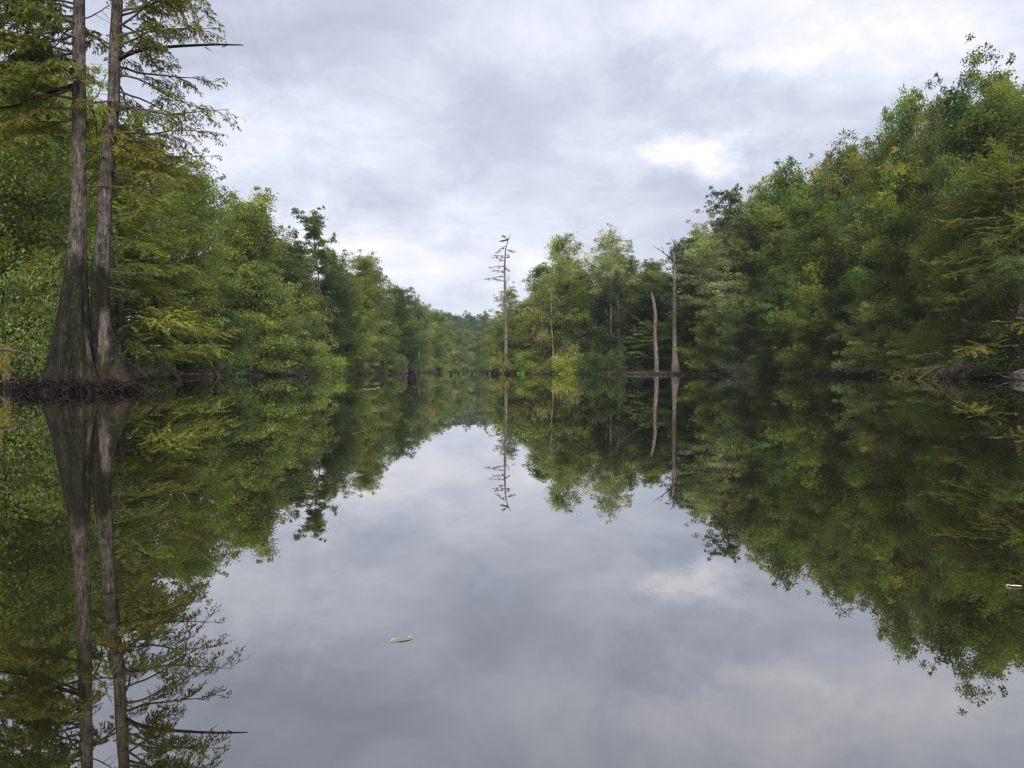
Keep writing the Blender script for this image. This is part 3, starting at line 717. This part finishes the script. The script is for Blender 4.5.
# boughs and feathery foliage
BR = Buf(); FO = Buf(); rng = np.random.default_rng(21)
def trunk_at(Ls, Yt, z): return np.array([np.interp(z, Ls[0], Ls[1]), Yt, z])
def bough(Ls, Yt, py, az, L, el=6, dens=1.0, r=.05, leafy=True, grav=-.03, tint=None):
    z = W(512, py, HY)[2]; p0 = trunk_at(Ls, Yt, z); a = R(az); e = R(el)
    br = bend(p0, (math.cos(a) * math.cos(e), math.sin(a) * math.cos(e), math.sin(e)), L, 9, rng, .13, grav)
    BR.tube(br, np.linspace(r, .008, 10), 6)
    if not leafy: return br
    tint = np.ones(3) * rng.uniform(.7, 1.25) * (1 + np.array([1, .2, -.3]) * rng.normal() * .12) if tint is None else tint
    for q in range(int(L / .42)):            # secondary twigs, each a small fan
        t = .16 + .84 * (q + rng.random()) / int(L / .42)
        p = along(br, min(t, 1)); ax = unit(br[-1] - br[0]); sd = unit(np.cross(ax, [0, 0, 1.0])) * (1 if q % 2 else -1)
        l = (.45 + .30 * L) * (1.15 - .7 * t) * rng.uniform(.6, 1.2)
        tw = bend(p, ax * rng.uniform(.5, 1) + sd * rng.uniform(.4, 1) + np.array([0, 0, rng.normal() * .2]), l, 6, rng, .13, -.06)
        BR.tube(tw, np.linspace(r * .32, .005, 7), 4)
        spray(FO, BR, rng, tw, l, .30 + .22 * l, tint * rng.uniform(.85, 1.15), dens * 2.7, .45, .040, .15, .008, .07)
    return br
# hand-placed boughs read off the photograph (trunk, py, azimuth, length)
for T_, Yt, py, az, L, el, dens in ((L2, Y2, 100, 5, 3.9, 14, .55), (L2, Y2, 70, -12, 3.4, 4, .6), (L2, Y2, 38, 10, 3.6, 8, .6), (L2, Y2, 20, -8, 3.2, 14, .7), (L2, Y2, 128, 15, 3.6, -4, .5),
                                    (L2, Y2, 10, 20, 2.6, 18, .8), (L2, Y2, -20, 0, 3.4, 0, .8), (L2, Y2, -45, -20, 3.6, 0, .8), (L2, Y2, -30, 30, 3.6, 0, .8),
                                    (L1, HY, 75, 185, 3.6, 6, 1.2), (L1, HY, 92, 200, 3.3, 0, 1.0), (L1, HY, 55, 170, 3.8, 10, 1.2), (L1, HY, 30, 190, 3.6, 10, 1.2), (L1, HY, 10, 215, 3.4, 4, 1.2),
                                    (L1, HY, 40, 240, 2.4, 6, 1.0), (L1, HY, 65, 260, 1.8, 0, 1.2), (L1, HY, 85, 285, 1.6, -4, 1.0), (L1, HY, 120, 175, 3.0, -2, .7), (L1, HY, -25, 180, 4.0, 0, 1.2), (L1, HY, -60, 200, 4.2, -2, 1.2),
                                    (L1, HY, 20, 150, 4.0, 10, 1.1), (L1, HY, 60, 140, 3.6, 8, 1.1), (L2, Y2, 95, 260, 1.5, -12, 1.6), (L2, Y2, 118, 285, 1.4, -22, 1.6), (L1, HY, 62, 275, 1.5, -10, 1.6), (L1, HY, 78, 245, 2.2, -8, 1.5), (L1, HY, 25, 230, 3.0, 4, 1.4), (L1, HY, 0, 200, 3.8, 4, 1.4),
                                    (L1, HY, 45, 205, 3.8, 2, 1.5), (L1, HY, 68, 160, 3.2, 2, 1.3), (L1, HY, 100, 220, 2.6, -6, 1.2), (L1, HY, -8, 160, 4.0, 6, 1.4), (L1, HY, 88, 172, 3.6, -3, 1.4), (L1, HY, 33, 182, 3.4, -2, 1.5), (L1, HY, 15, 172, 3.0, 0, 1.4), (L1, HY, 108, 195, 3.2, -8, 1.3), (L1, HY, 118, 165, 3.0, -10, 1.2), (L1, HY, 52, 185, 3.9, 4, 1.5), (L1, HY, 5, 188, 3.9, 8, 1.5), (L1, HY, 135, 200, 2.6, -10, 1.1), (L2, Y2, 40, 150, 2.6, 4, 1.2), (L2, Y2, 15, 100, 2.2, 4, 1.2), (L1, HY, 30, 60, 2.4, 4, 1.2), (L2, Y2, 100, 120, 2.2, 0, 1.2), (L2, Y2, 140, 5, 3.0, -14, 1.2), (L2, Y2, 150, 60, 3.0, -10, 1.2), (L2, Y2, 165, 15, 3.2, -12, 1.0), (L2, Y2, 180, 50, 3.0, -10, 1.0), (L1, HY, 150, 60, 2.6, 0, 1.2),
                                    (L2, Y2, 108, -15, 2.8, -8, 1.0), (L2, Y2, 85, 20, 2.4, -6, 1.1), (L2, Y2, 52, 5, 2.6, 0, 1.1), (L2, Y2, 30, -25, 2.6, 0, 1.1), (L2, Y2, 5, 0, 2.8, 2, 1.1), (L2, Y2, 125, -5, 2.6, -12, 1.0), (L2, Y2, 120, 70, 3.0, -5, 1.2), (L2, Y2, 75, 100, 2.6, 0, 1.2), (L1, HY, 95, 80, 2.6, 0, 1.2), (L2, Y2, 60, 60, 3.4, 5, .8), (L2, Y2, 140, 40, 3.4, -4, .5)):
    bough(T_, Yt, py, az, L, el, dens, r=.045)
for T_, Yt, py, az, L, el in ((L1, HY, 187, 15, 2.8, 12), (L2, Y2, 213, -5, 3.0, 3), (L2, Y2, 270, 0, 2.4, 4), (L2, Y2, 282, -15, 1.9, -14), (L1, HY, 240, 20, 1.2, -20), (L2, Y2, 165, 200, 1.2, 20), (L1, HY, 108, 20, 1.6, 20), (L1, HY, 20, 20, 1.8, 25)):
    br = bough(T_, Yt, py, az, L, el, 0, r=.026, leafy=False, grav=.0)
    for q in range(5):
        p = along(br, rng.uniform(.3, .95)); BR.tube(bend(p, (1, rng.normal() * .6, rng.normal() * .5), rng.uniform(.4, 1.0), 4, rng, .2), np.linspace(.012, .004, 5), 3)
    if py in (270, 213, 187):
        spray(FO, BR, rng, br, L, .6, np.array([1.2, 1.1, .8]), .5, .4, .03, .11, .008, .2)
for i in range(46):                           # the crown above the picture, seen in the water
    T_, Yt = ((L1, HY), (L2, Y2))[i % 2]
    f = rng.random(); bough(T_, Yt, -40 - 240 * f, rng.random() * 360, 3.6 * (1 - f) ** .5 + .6, 5 + 20 * f, .8, r=.04)
hbuild(BR, 'branch', M_bark, True)
crown = hbuild(FO, 'crown', M_leaf, False); crown.color = (.165, .180, .036, 1)
# the long dark bare limb
B = Buf()
pts = [W(118, 59, Y2), W(128, 54, Y2), W(145, 49, Y2 + .1), (W(165, 47, Y2)), W(190, 45.5, Y2 - .1), W(215, 44.5, Y2), W(243, 45, Y2)]
B.tube(np.array(pts), [.10, .08, .065, .055, .048, .04, .02], 8)
for px_, l, a in ((150, .35, -1), (175, .4, 1), (205, .3, -1), (222, .25, 1)):
    p = W(px_, 47, Y2); B.tube(bend(p, (.6, .3, a * .5), l, 3, rng, .2), [.02, .015, .01, .005], 4)
hbuild(B, 'dead_limb', M_dark, True, 'long dark leafless limb pointing right high on the right trunk')
B = Buf()
B.tube(np.array([W(76, 84, HY), W(52, 92, HY - .2), W(33, 100, HY - .3), W(15, 106, HY - .3), W(-8, 109, HY - .2)]), [.07, .06, .055, .045, .03], 7)
hbuild(B, 'dead_limb', M_dark, True, 'dark limb bending down to the left picture edge')

# ------------------------------------------------------------------ snags and dead wood
def thing_at(name, p, label, cat, group=None): return tag(empty(name, tuple(p)), label, cat, group)
def rel(B, root):
    o = np.array(root.location)
    for a in B.v: a -= o
    return B
# tall snag with tufts
Y = 158.0; root = thing_at('tall_snag', (W(506, 370, Y)[0], Y, 0), 'very tall thin half dead tree standing alone in the gap of the skyline', 'snag')
B = Buf(); rng = np.random.default_rng(31)
tp = [W(506, 378, Y), W(506, 360, Y), W(506, 330, Y), W(505.3, 300, Y), W(504.5, 270, Y), W(505.5, 250, Y), W(508, 240, Y), W(511, 234, Y)]
B.tube(np.array(tp), [.6, .38, .32, .26, .20, .14, .08, .02], 9)
rel(B, root).build('trunk', M_dead, root, True)
B = Buf(); C = Buf()
for py, dx, dy, sz in ((262, -8, -2, .7), (266, -14, 4, .8), (276, -15, 3, .7), (272, -10, 0, .8), (292, -9, -3, 0), (250, 9, -1, .9), (246, -7, 3, .7), (241, -5, -2, .55), (241, 4, -4, .5), (254, 5, 2, .5), (284, 3, -6, 0), (308, -4, -5, 0), (315, 5, -8, 0), (330, 4, -5, 0), (258, -9, -3, .6), (268, 5, 1, .4), (282, -11, -1, .55), (237, -2, -3, .4)):
    B = Buf(); p0 = W(505.5, py, Y); dx *= rng.uniform(.55, 1.25); dy += rng.uniform(-3, 3); p1 = W(505.5 + dx, py + dy, Y + rng.uniform(-1.5, 1.5)); mid = (p0 + p1) / 2 + np.array([0, 0, .15])
    B.tube(np.array([p0, mid, p1]), [.09, .06, .025], 5)
    for q in range(12): B.tube(bend(p0 + (p1 - p0) * rng.uniform(.3, 1.1), unit(p1 - p0) + rng.normal(size=3) * .7, rng.uniform(.3, .9), 3, rng, .2), [.03, .02, .015, .01], 3)
    rel(B, root).build('branch', M_dead, root, True)
    if sz:
        for q in range(5): clump(C, rng, p0 + (p1 - p0) * rng.uniform(.15, 1.25) + rng.normal(size=3) * np.array([.2, .2, .12]), sz * rng.uniform(.35, .75), .5, 22, .17, np.ones(3))
for q in range(14): clump(C, rng, W(506 + rng.normal() * 2, rng.uniform(300, 345), Y), rng.uniform(.3, .6), .8, 30, .18, np.ones(3))
c = rel(C, root).build('crown', M_leaf, root); c.color = (.05, .055, .03, 1)

# broken snag
Y = 130.0; root = thing_at('broken_snag', (W(656, 370, Y)[0], Y, 0), 'pale barkless broken trunk with a pointed leaning top at the right waterline', 'snag')
B = Buf(); B.tube(np.array([W(656.5, 380, Y), W(656.5, 360, Y), W(655.5, 345, Y), W(655, 330, Y), W(655.5, 315, Y), W(654, 303, Y), W(652.3, 296, Y), W(651.6, 292, Y)]), [.46, .38, .34, .32, .32, .29, .2, .04], 9)
rel(B, root).build('trunk', M_dead, root, True)
for py, d in ((322, 1), (340, -1), (350, 1), (310, -1)):
    B = Buf(); B.tube(bend(W(655.3, py, Y), (d, 0, .2), .8, 3, rng, .2), [.1, .07, .05, .02], 5)
    rel(B, root).build('branch', M_dead, root, True)
# forked dead tree
Y = 128.0; root = thing_at('forked_dead_tree', (W(675, 370, Y)[0], Y, 0), 'tall dead tree with flared dark base and forked bare top on the right bank', 'dead tree')
B = Buf(); B.tube(np.array([W(675.5, 380, Y), W(675.5, 370, Y), W(675, 360, Y), W(674.5, 345, Y), W(674.5, 310, Y), W(674.5, 280, Y), W(674, 262, Y), W(673.5, 252, Y)]), [.95, .78, .52, .37, .32, .28, .24, .15], 10)
rel(B, root).build('trunk', M_dead, root, True)
B = Buf()
for pl, r in (([(674, 262), (668, 256), (661, 251), (652, 245)], .15), ([(674, 255), (677, 248), (673, 241), (671, 238)], .13), ([(674, 258), (680, 252), (681, 244), (686, 242)], .11), ([(664, 253), (662, 247), (657, 250)], .07), ([(680, 251), (685, 256), (688, 262)], .06), ([(674.5, 300), (680, 296), (684, 298)], .07)):
    B = Buf(); P = np.array([W(a, c_, Y + rng.uniform(-.4, .4)) for a, c_ in pl]); B.tube(P, np.linspace(r, .02, len(P)), 6)
    rel(B, root).build('branch', M_twig, root, True)
C = Buf()
for a, c_ in ((670, 258), (678, 256), (683, 250), (674, 262), (681, 262)): clump(C, rng, W(a, c_, Y), .8, .6, 70, .18, np.ones(3))
c = rel(C, root).build('crown', M_leaf, root); c.color = (.035, .05, .02, 1)
# leaning pale pole
def pole(name, pl, Y, rad, mat, label, cat='dead tree'):
    P = np.array([W(a, c_, Y + (0 if len(q) < 1 else 0)) for q in [pl] for a, c_ in pl])
    root = thing_at(name, (P[0][0], Y, max(0, P[0][2])), label, cat)
    B = Buf(); B.tube(P, np.linspace(rad, rad * .35, len(P)), 8); rel(B, root).build('trunk', mat, root, True)
    for q in range(6):
        B = Buf(); B.tube(bend(along(P, rng.uniform(.4, 1)), rng.normal(size=3) * np.array([1, .6, .7]), rng.uniform(.6, 1.8), 4, rng, .2), np.linspace(rad * .3, .01, 5), 4)
        rel(B, root).build('branch', mat, root, True)
pole('leaning_trunk', [(652, 331), (640, 321), (628, 312), (616, 303)], 134, .08, M_twig, 'thin bare trunk leaning to the left behind the broken snag')
pole('pale_dead_tree', [(553, 374), (553, 345), (551.5, 325), (551, 300), (552, 292)], 147, .13, M_pale, 'pale bare trunk near the left end of the wooded point')
pole('pale_dead_tree', [(577, 372), (576, 345), (578, 320), (583, 300), (581, 292)], 149, .12, M_dead, 'slim greyish trunk above the bright yellow green bush')
pole('pale_dead_tree', [(611, 374), (611, 340), (611, 300), (612, 266)], 142, .13, M_pale, 'left one of two straight whitish stems on the wooded point')
pole('pale_dead_tree', [(618, 376), (619, 340), (618.5, 300), (618, 276)], 143, .12, M_pale, 'right one of two straight whitish stems on the wooded point')
pole('pale_dead_tree', [(419, 374), (419, 350), (420, 335), (421, 328)], 205, .3, M_dead, 'short pale bare trunk near the channel mouth above the floating stump')
pole('dark_dead_tree', [(452, 373), (451, 355), (452, 345)], 190, .2, M_twig, 'thin dark pole standing at the narrow end of the channel')
pole('thin_dead_trunk', [(290, 376), (300, 340), (298, 310)], 108, .13, M_twig, 'thin grey stem beside the light green dome shaped tree')

# stumps in the water
def stump(px, Y, topy, wpx, label, seed, crownbit=False, group=None):
    rng = np.random.default_rng(seed); x = W(px, 370, Y)[0]; h = W(px, topy, Y)[2]; r = wpx * Y / F / 2
    root = thing_at('water_stump', (x, Y, 0), label, 'stump', group)
    B = Buf(); th = np.linspace(0, 6.283, 20, endpoint=False); n = 9; V = []
    for i in range(n):
        t = i / (n - 1); z = -.4 + (h + .4) * t
        rr = r * (1.2 - .62 * t) * (1 + .22 * np.array([mnoise.noise(Vector((math.cos(a) * 2, math.sin(a) * 2, z * 2 + seed))) for a in th]) + .08 * np.cos(5 * th + seed))
        top = (.55 * h * np.array([mnoise.noise(Vector((math.cos(a) * 3, math.sin(a) * 3, seed * 3.1))) for a in th])) * (t > .7)
        if i == n - 1: rr = rr * .45; top = top - .12 * h
        V.append(np.stack([rr * np.cos(th), rr * np.sin(th), z + top], 1))
    i = np.arange(n - 1)[:, None] * 20; j = np.arange(20)[None, :]; k = (j + 1) % 20
    B.add(np.concatenate(V), np.stack([i + j, i + k, i + 20 + k, i + 20 + j], -1).reshape(-1, 4))
    for q in range(14):
        a = rng.random() * 6.28; B.tube(bend((r * .7 * math.cos(a), r * .7 * math.sin(a), h * rng.uniform(.2, .8)), (math.cos(a), math.sin(a), -.3), r * rng.uniform(.5, 1.1), 4, rng, .4, -.1), np.linspace(r * .13, .01, 5), 5)
    B.build('trunk', M_dark, root, True)
    if crownbit:
        B = Buf()
        for q in range(6): B.tube(bend((rng.normal() * r * .3, rng.normal() * r * .3, h * .8), (rng.normal() * .3, 0, 1), rng.uniform(.15, .35), 4, rng, .3), np.linspace(.06, .01, 5), 5)
        B.build('broken_spike', M_dead, root)
    return root
stump(411.5, 68, 369, 9, 'black stump with a pale splintered top alone in the middle water', 3, True)
stump(197.5, 43, 380.5, 5, 'small black stump poking out of the water off the left bank', 4)
for px_, Y_, t_, w_, lb in ((451, 128, 370.5, 2.2, 'leftmost of three tiny black stubs in the mid channel'), (458.5, 130, 371.5, 1.6, 'middle one of three tiny black stubs in the mid channel'), (472, 128, 371, 1.8, 'rightmost of three tiny black stubs in the mid channel')):
    stump(px_, Y_, t_, w_, lb, int(px_))
stump(487.5, 140, 370.8, 2, 'slim black stub left of the stump islet', 8)
stump(496, 146, 368.5, 9, 'broad dark stump islet under the golden bush', 9)
stump(510, 150, 370, 12, 'low weathered root mound at the foot of the tall snag', 10)

# small cypress and knees behind the big one, left bank
plant('cypress', 34, 33, 250, 60, 'olive', 'small dark cypress on the left bank beside the cypress knees')
B = Buf(); rng = np.random.default_rng(44)
for i in range(34):
    px_ = rng.uniform(-25, 34); Yk = rng.uniform(28.5, 32); p = W(px_, 370, Yk); h = rng.uniform(.3, .95); z = gz(p[0], Yk)
    root = thing_at('cypress_knee', (p[0], Yk, z), 'dark pointed cypress knee rising from the left bank', 'cypress knee', 'cypress knees on the left bank')
    K = Buf(); K.tube(np.array([[0, 0, -.2], [rng.normal() * .02, 0, h * .4], [rng.normal() * .04, 0, h * .8], [rng.normal() * .05, 0, h]]), [.14, .09, .055, .02], 7)
    K.build('knee', M_dark, root, True)

def branchy(name, pl, Y, rad, mat, label, cat, nsub=8, sub=(.5, 1.6)):
    P = np.array([W(a, c_, Y + dy) for a, c_, dy in pl]); root = thing_at(name, (P[0][0], P[0][1], max(0, P[0][2])), label, cat)
    B = Buf(); B.tube(P, np.linspace(rad, rad * .3, len(P)), 7)
    rel(B, root).build('trunk', mat, root, True)
    B = Buf()
    for q in range(nsub):
        t = rng.uniform(.2, 1); d = unit(P[-1] - P[0]) * .6 + rng.normal(size=3) * np.array([.7, .5, .6])
        s_ = bend(along(P, t), d, rng.uniform(*sub), 5, rng, .22); B.tube(s_, np.linspace(rad * .35, .008, 6), 5)
        for w_ in range(3): B.tube(bend(along(s_, rng.uniform(.3, 1)), d + rng.normal(size=3) * .6, rng.uniform(.2, .7), 4, rng, .25), np.linspace(rad * .14, .005, 5), 4)
    rel(B, root).build('branch', mat, root, True)
branchy('fallen_branch', [(182, 382, 0), (168, 368, 1), (150, 350, 2), (137, 338, 3), (131, 336, 4)], 50, .09, M_dark, 'dark fallen branch slanting into the water right of the big cypress', 'branch', 10)
branchy('fallen_branch', [(122, 352, 0), (122, 342, 0), (127, 335, .3), (133, 340, .5)], 30, .07, M_dark, 'short hooked dark branch just right of the cypress base', 'branch', 4, (.3, .7))
branchy('fallen_branch', [(217, 378, 0), (212, 370, 1), (206, 366, 2)], 78, .08, M_dark, 'small dark branch propped on the pale clay bank', 'branch', 5)
branchy('fallen_log', [(-6, 349, 0), (15, 351, 1), (38, 356, 2)], 29, .07, M_dead, 'thin pale log lying across the shade at the left edge', 'log', 3, (.2, .5))

# grey leafless brush hanging over the left bank
def brush(px_, Y_, wm, h, label, n=60):
    x = W(px_, 370, Y_)[0]; root = thing_at('leafless_brush', (x, Y_, max(0, gz(x, Y_))), label, 'brush', 'leafless grey brush along the banks')
    B = Buf()
    for i in range(n):
        p0 = (rng.normal() * wm * .3, rng.normal() * .8, rng.uniform(.1, h * .5)); d = (rng.normal(), -abs(rng.normal()) * .6, rng.normal() * .5 + .1)
        s_ = bend(p0, d, rng.uniform(.8, 2.0) * wm * .35, 6, rng, .25, -.06); B.tube(s_, np.linspace(.025, .008, 7), 3)
        for q in range(5): B.tube(bend(along(s_, rng.uniform(.2, 1)), np.array(d) + rng.normal(size=3) * .8, rng.uniform(.3, .9), 4, rng, .3), np.linspace(.012, .006, 5), 3)
    B.build('twigs', M_twig, root)
for px_, Y_, wm, h, lb in ((140, 62, 4, 3.2, 'grey leafless brush behind the slanting fallen branch'), (152, 73, 3.5, 3, 'grey leafless brush left of the pale clay bank'), (206, 86, 4, 2.8, 'grey leafless brush above the pale clay bank'),
                           (120, 54, 3.5, 2.6, 'grey leafless brush close beside the cypress base'), (282, 100, 4.5, 2.2, 'grey leafless brush under the light green dome shaped tree'), (745, 108, 5, 3.5, 'grey twiggy brush below the pale forking trunk'),
                           (960, 63, 4.5, 2.4, 'grey twiggy brush under the low lime cypress'), (400, 195, 6, 3, 'grey twiggy brush near the channel mouth')):
    brush(px_, Y_, wm, h, lb)

# reddish dead bough on the right
def rust_bough():
    rng = np.random.default_rng(5); Y = 80.0; p = W(876, 302, Y); root = thing_at('dead_bough', p, 'rust red dead foliage hanging in the trees of the right bank', 'bough')
    B = Buf(); C = Buf(); P = np.array([(1.8, 1.2, 1.6), (1.0, .6, .9), (.2, 0, .1), (-.8, -.4, -.7), (-1.5, -.6, -1.2)]); B.tube(P, [.08, .06, .05, .03, .01], 6)
    for q in range(8): clump(C, rng, along(P, rng.uniform(.1, 1)) + rng.normal(size=3) * .25, rng.uniform(.3, .6), .6, 70, .16, np.ones(3) * rng.uniform(.8, 1.2))
    B.build('branch', M_bark, root, True); c = C.build('foliage', M_leaf, root); c.color = (.12, .07, .045, 1)
rust_bough()

# boulder and bank debris
def rock(px_, Y_, sx, sy, sz, label, seed, mat):
    import bmesh
    bm = bmesh.new(); bmesh.ops.create_icosphere(bm, subdivisions=4, radius=1)
    for v in bm.verts:
        n_ = mnoise.fractal(v.co * 1.3 + Vector((seed, 0, 0)), .9, 2, 4)
        v.co *= 1 + .28 * n_; v.co.x *= sx; v.co.y *= sy; v.co.z *= sz
    me = bpy.data.meshes.new('boulder'); bm.to_mesh(me); bm.free(); me.materials.append(mat)
    x = W(px_, 370, Y_)[0]; o = bpy.data.objects.new('boulder', me); COL.objects.link(o); o.location = (x, Y_, sz * .35)
    tag(o, label, 'boulder')
def rock_material():
    m, k = newmat('boulder'); p = k.n('ShaderNodeTexCoord').outputs['Object']
    n1 = k.n('ShaderNodeTexNoise', i={'Vector': p, 'Scale': 3.0, 'Detail': 8.0, 'Roughness': .7})
    c = k.ramp(n1.outputs[0], [(.35, (.02, .017, .012)), (.5, (.06, .05, .036)), (.7, (.15, .125, .10))])
    bp = k.n('ShaderNodeBump', i={'Strength': .7, 'Distance': .1, 'Height': n1.outputs[0]})
    s = k.n('ShaderNodeBsdfPrincipled', i={'Base Color': c, 'Roughness': .9, 'Normal': bp.outputs[0]}); k.n('ShaderNodeOutputMaterial', i={0: s.outputs[0]}); return m
M_rock = rock_material()
rock(1023, 55.5, .7, .7, .6, 'pale brown boulder at the waterline on the right picture edge', 3, M_rock)

# leaf litter, roots and sticks along the waterline
B = Buf(); rng = np.random.default_rng(8)
for side in ('L', 'R'):
    P = np.array([q for q in (LB if side == 'L' else RB) if 10 <= q[1] <= 260])
    seg = np.linalg.norm(np.diff(P, axis=0), axis=1)
    for a, bq, l in zip(P[:-1], P[1:], seg):
        for i in range(int(l * 5)):
            q = a + (bq - a) * rng.random(); nrm = np.array([bq[1] - a[1], -(bq[0] - a[0])]) / l
            if side == 'L': nrm = -nrm
            q = q + nrm * rng.uniform(-.8, 1.6); z = max(0, gz(q[0], q[1]))
            B.tube(bend((q[0], q[1], z + rng.uniform(0, .35)), (rng.normal(), rng.normal(), rng.normal() * .3 - .1), rng.uniform(.4, 2.2), 5, rng, .3, -.02), np.linspace(rng.uniform(.015, .06), .008, 6), 4)
tag(B.build('bank_debris', M_twig), 'tangle of exposed roots and sticks along both waterlines', 'debris', kind='stuff')

# ------------------------------------------------------------------ small things floating nearby
def leaf_mat(name, c1, c2):
    m, k = newmat(name); p = k.n('ShaderNodeTexCoord').outputs['Object']
    n1 = k.n('ShaderNodeTexNoise', i={'Vector': p, 'Scale': 60.0, 'Detail': 4.0}); c = k.ramp(n1.outputs[0], [(.4, c1), (.6, c2)])
    s = k.n('ShaderNodeBsdfPrincipled', i={'Base Color': c, 'Roughness': .5}); k.n('ShaderNodeOutputMaterial', i={0: s.outputs[0]}); return m
def float_leaf(px_, py_, L, wd, rz, mat, label, stem=True):
    Y_ = CAMH * F / (py_ - HOR); x = (px_ - 512) / F * Y_
    root = tag(empty('floating_leaf', (x, Y_, .001), rz), label, 'leaf')
    n = 9; V = []; Fc = []
    for i in range(n):
        t = i / (n - 1); w_ = wd * math.sin(t * math.pi) ** .7 * .5 + .0006
        for s_ in (-1, 0, 1): V.append((L * (t - .5), s_ * w_,   .0015 + .05 * L * abs(s_) + .02 * L * math.sin(t * 3.14)))
    for i in range(n - 1):
        for j in (0, 1): Fc.append((i * 3 + j, i * 3 + j + 1, i * 3 + j + 4, i * 3 + j + 3))
    B = Buf(); B.add(V, Fc); B.build('blade', mat, root, True)
    B = Buf(); B.tube(np.array([(-L * .48, 0, .003), (-L * .7, .004, .005), (-L * .95, -.002, .002)]), [.0014, .0012, .0009], 5); B.build('stalk', mat, root)
m1 = leaf_mat('green_leaf', (.16, .22, .05), (.42, .46, .30)); m2 = leaf_mat('bleached_leaf', (.7, .66, .5), (.85, .82, .7))
float_leaf(404, 641, .044, .008, .45, m1, 'narrow green willow leaf floating on the reflected sky')
float_leaf(1019, 588, .036, .014, -.15, m2, 'small bleached white leaf floating near the right picture edge')
for i, (px_, py_) in enumerate(((372, 389), (379, 388), (727, 381), (366, 389.5))):
    float_leaf(px_, py_, .28, .12, i * 1.3, m2, ('pale flake left of the stump, leftmost of three floating together', 'pale flake nearest the stump of three floating together', 'lone pale flake floating off the right bank', 'pale flake in the middle of three floating together')[[1, 1, 2, 0][i] if i != 0 else 3])

# ------------------------------------------------------------------ haze
HAZE = 0.00018
if HAZE:
    import bmesh
    bm = bmesh.new(); bmesh.ops.create_cube(bm, size=1)
    me = bpy.data.meshes.new('haze'); bm.to_mesh(me); bm.free()
    o = bpy.data.objects.new('haze', me); COL.objects.link(o)
    o.scale = (3200, 3200, 75 + 3.2); o.location = (0, 900, 75 / 2 - 1.4)
    m, k = newmat('haze'); v = k.n('ShaderNodeVolumePrincipled', i={'Color': (.80, .88, .97, 1), 'Density': HAZE, 'Anisotropy': .1})
    k.n('ShaderNodeOutputMaterial', i={1: v.outputs[0]}); me.materials.append(m)
    tag(o, 'thin pale moist air over the water', 'haze', kind='stuff')
print('objects', len(bpy.data.objects), 'faces', sum(len(m.polygons) for m in bpy.data.meshes))
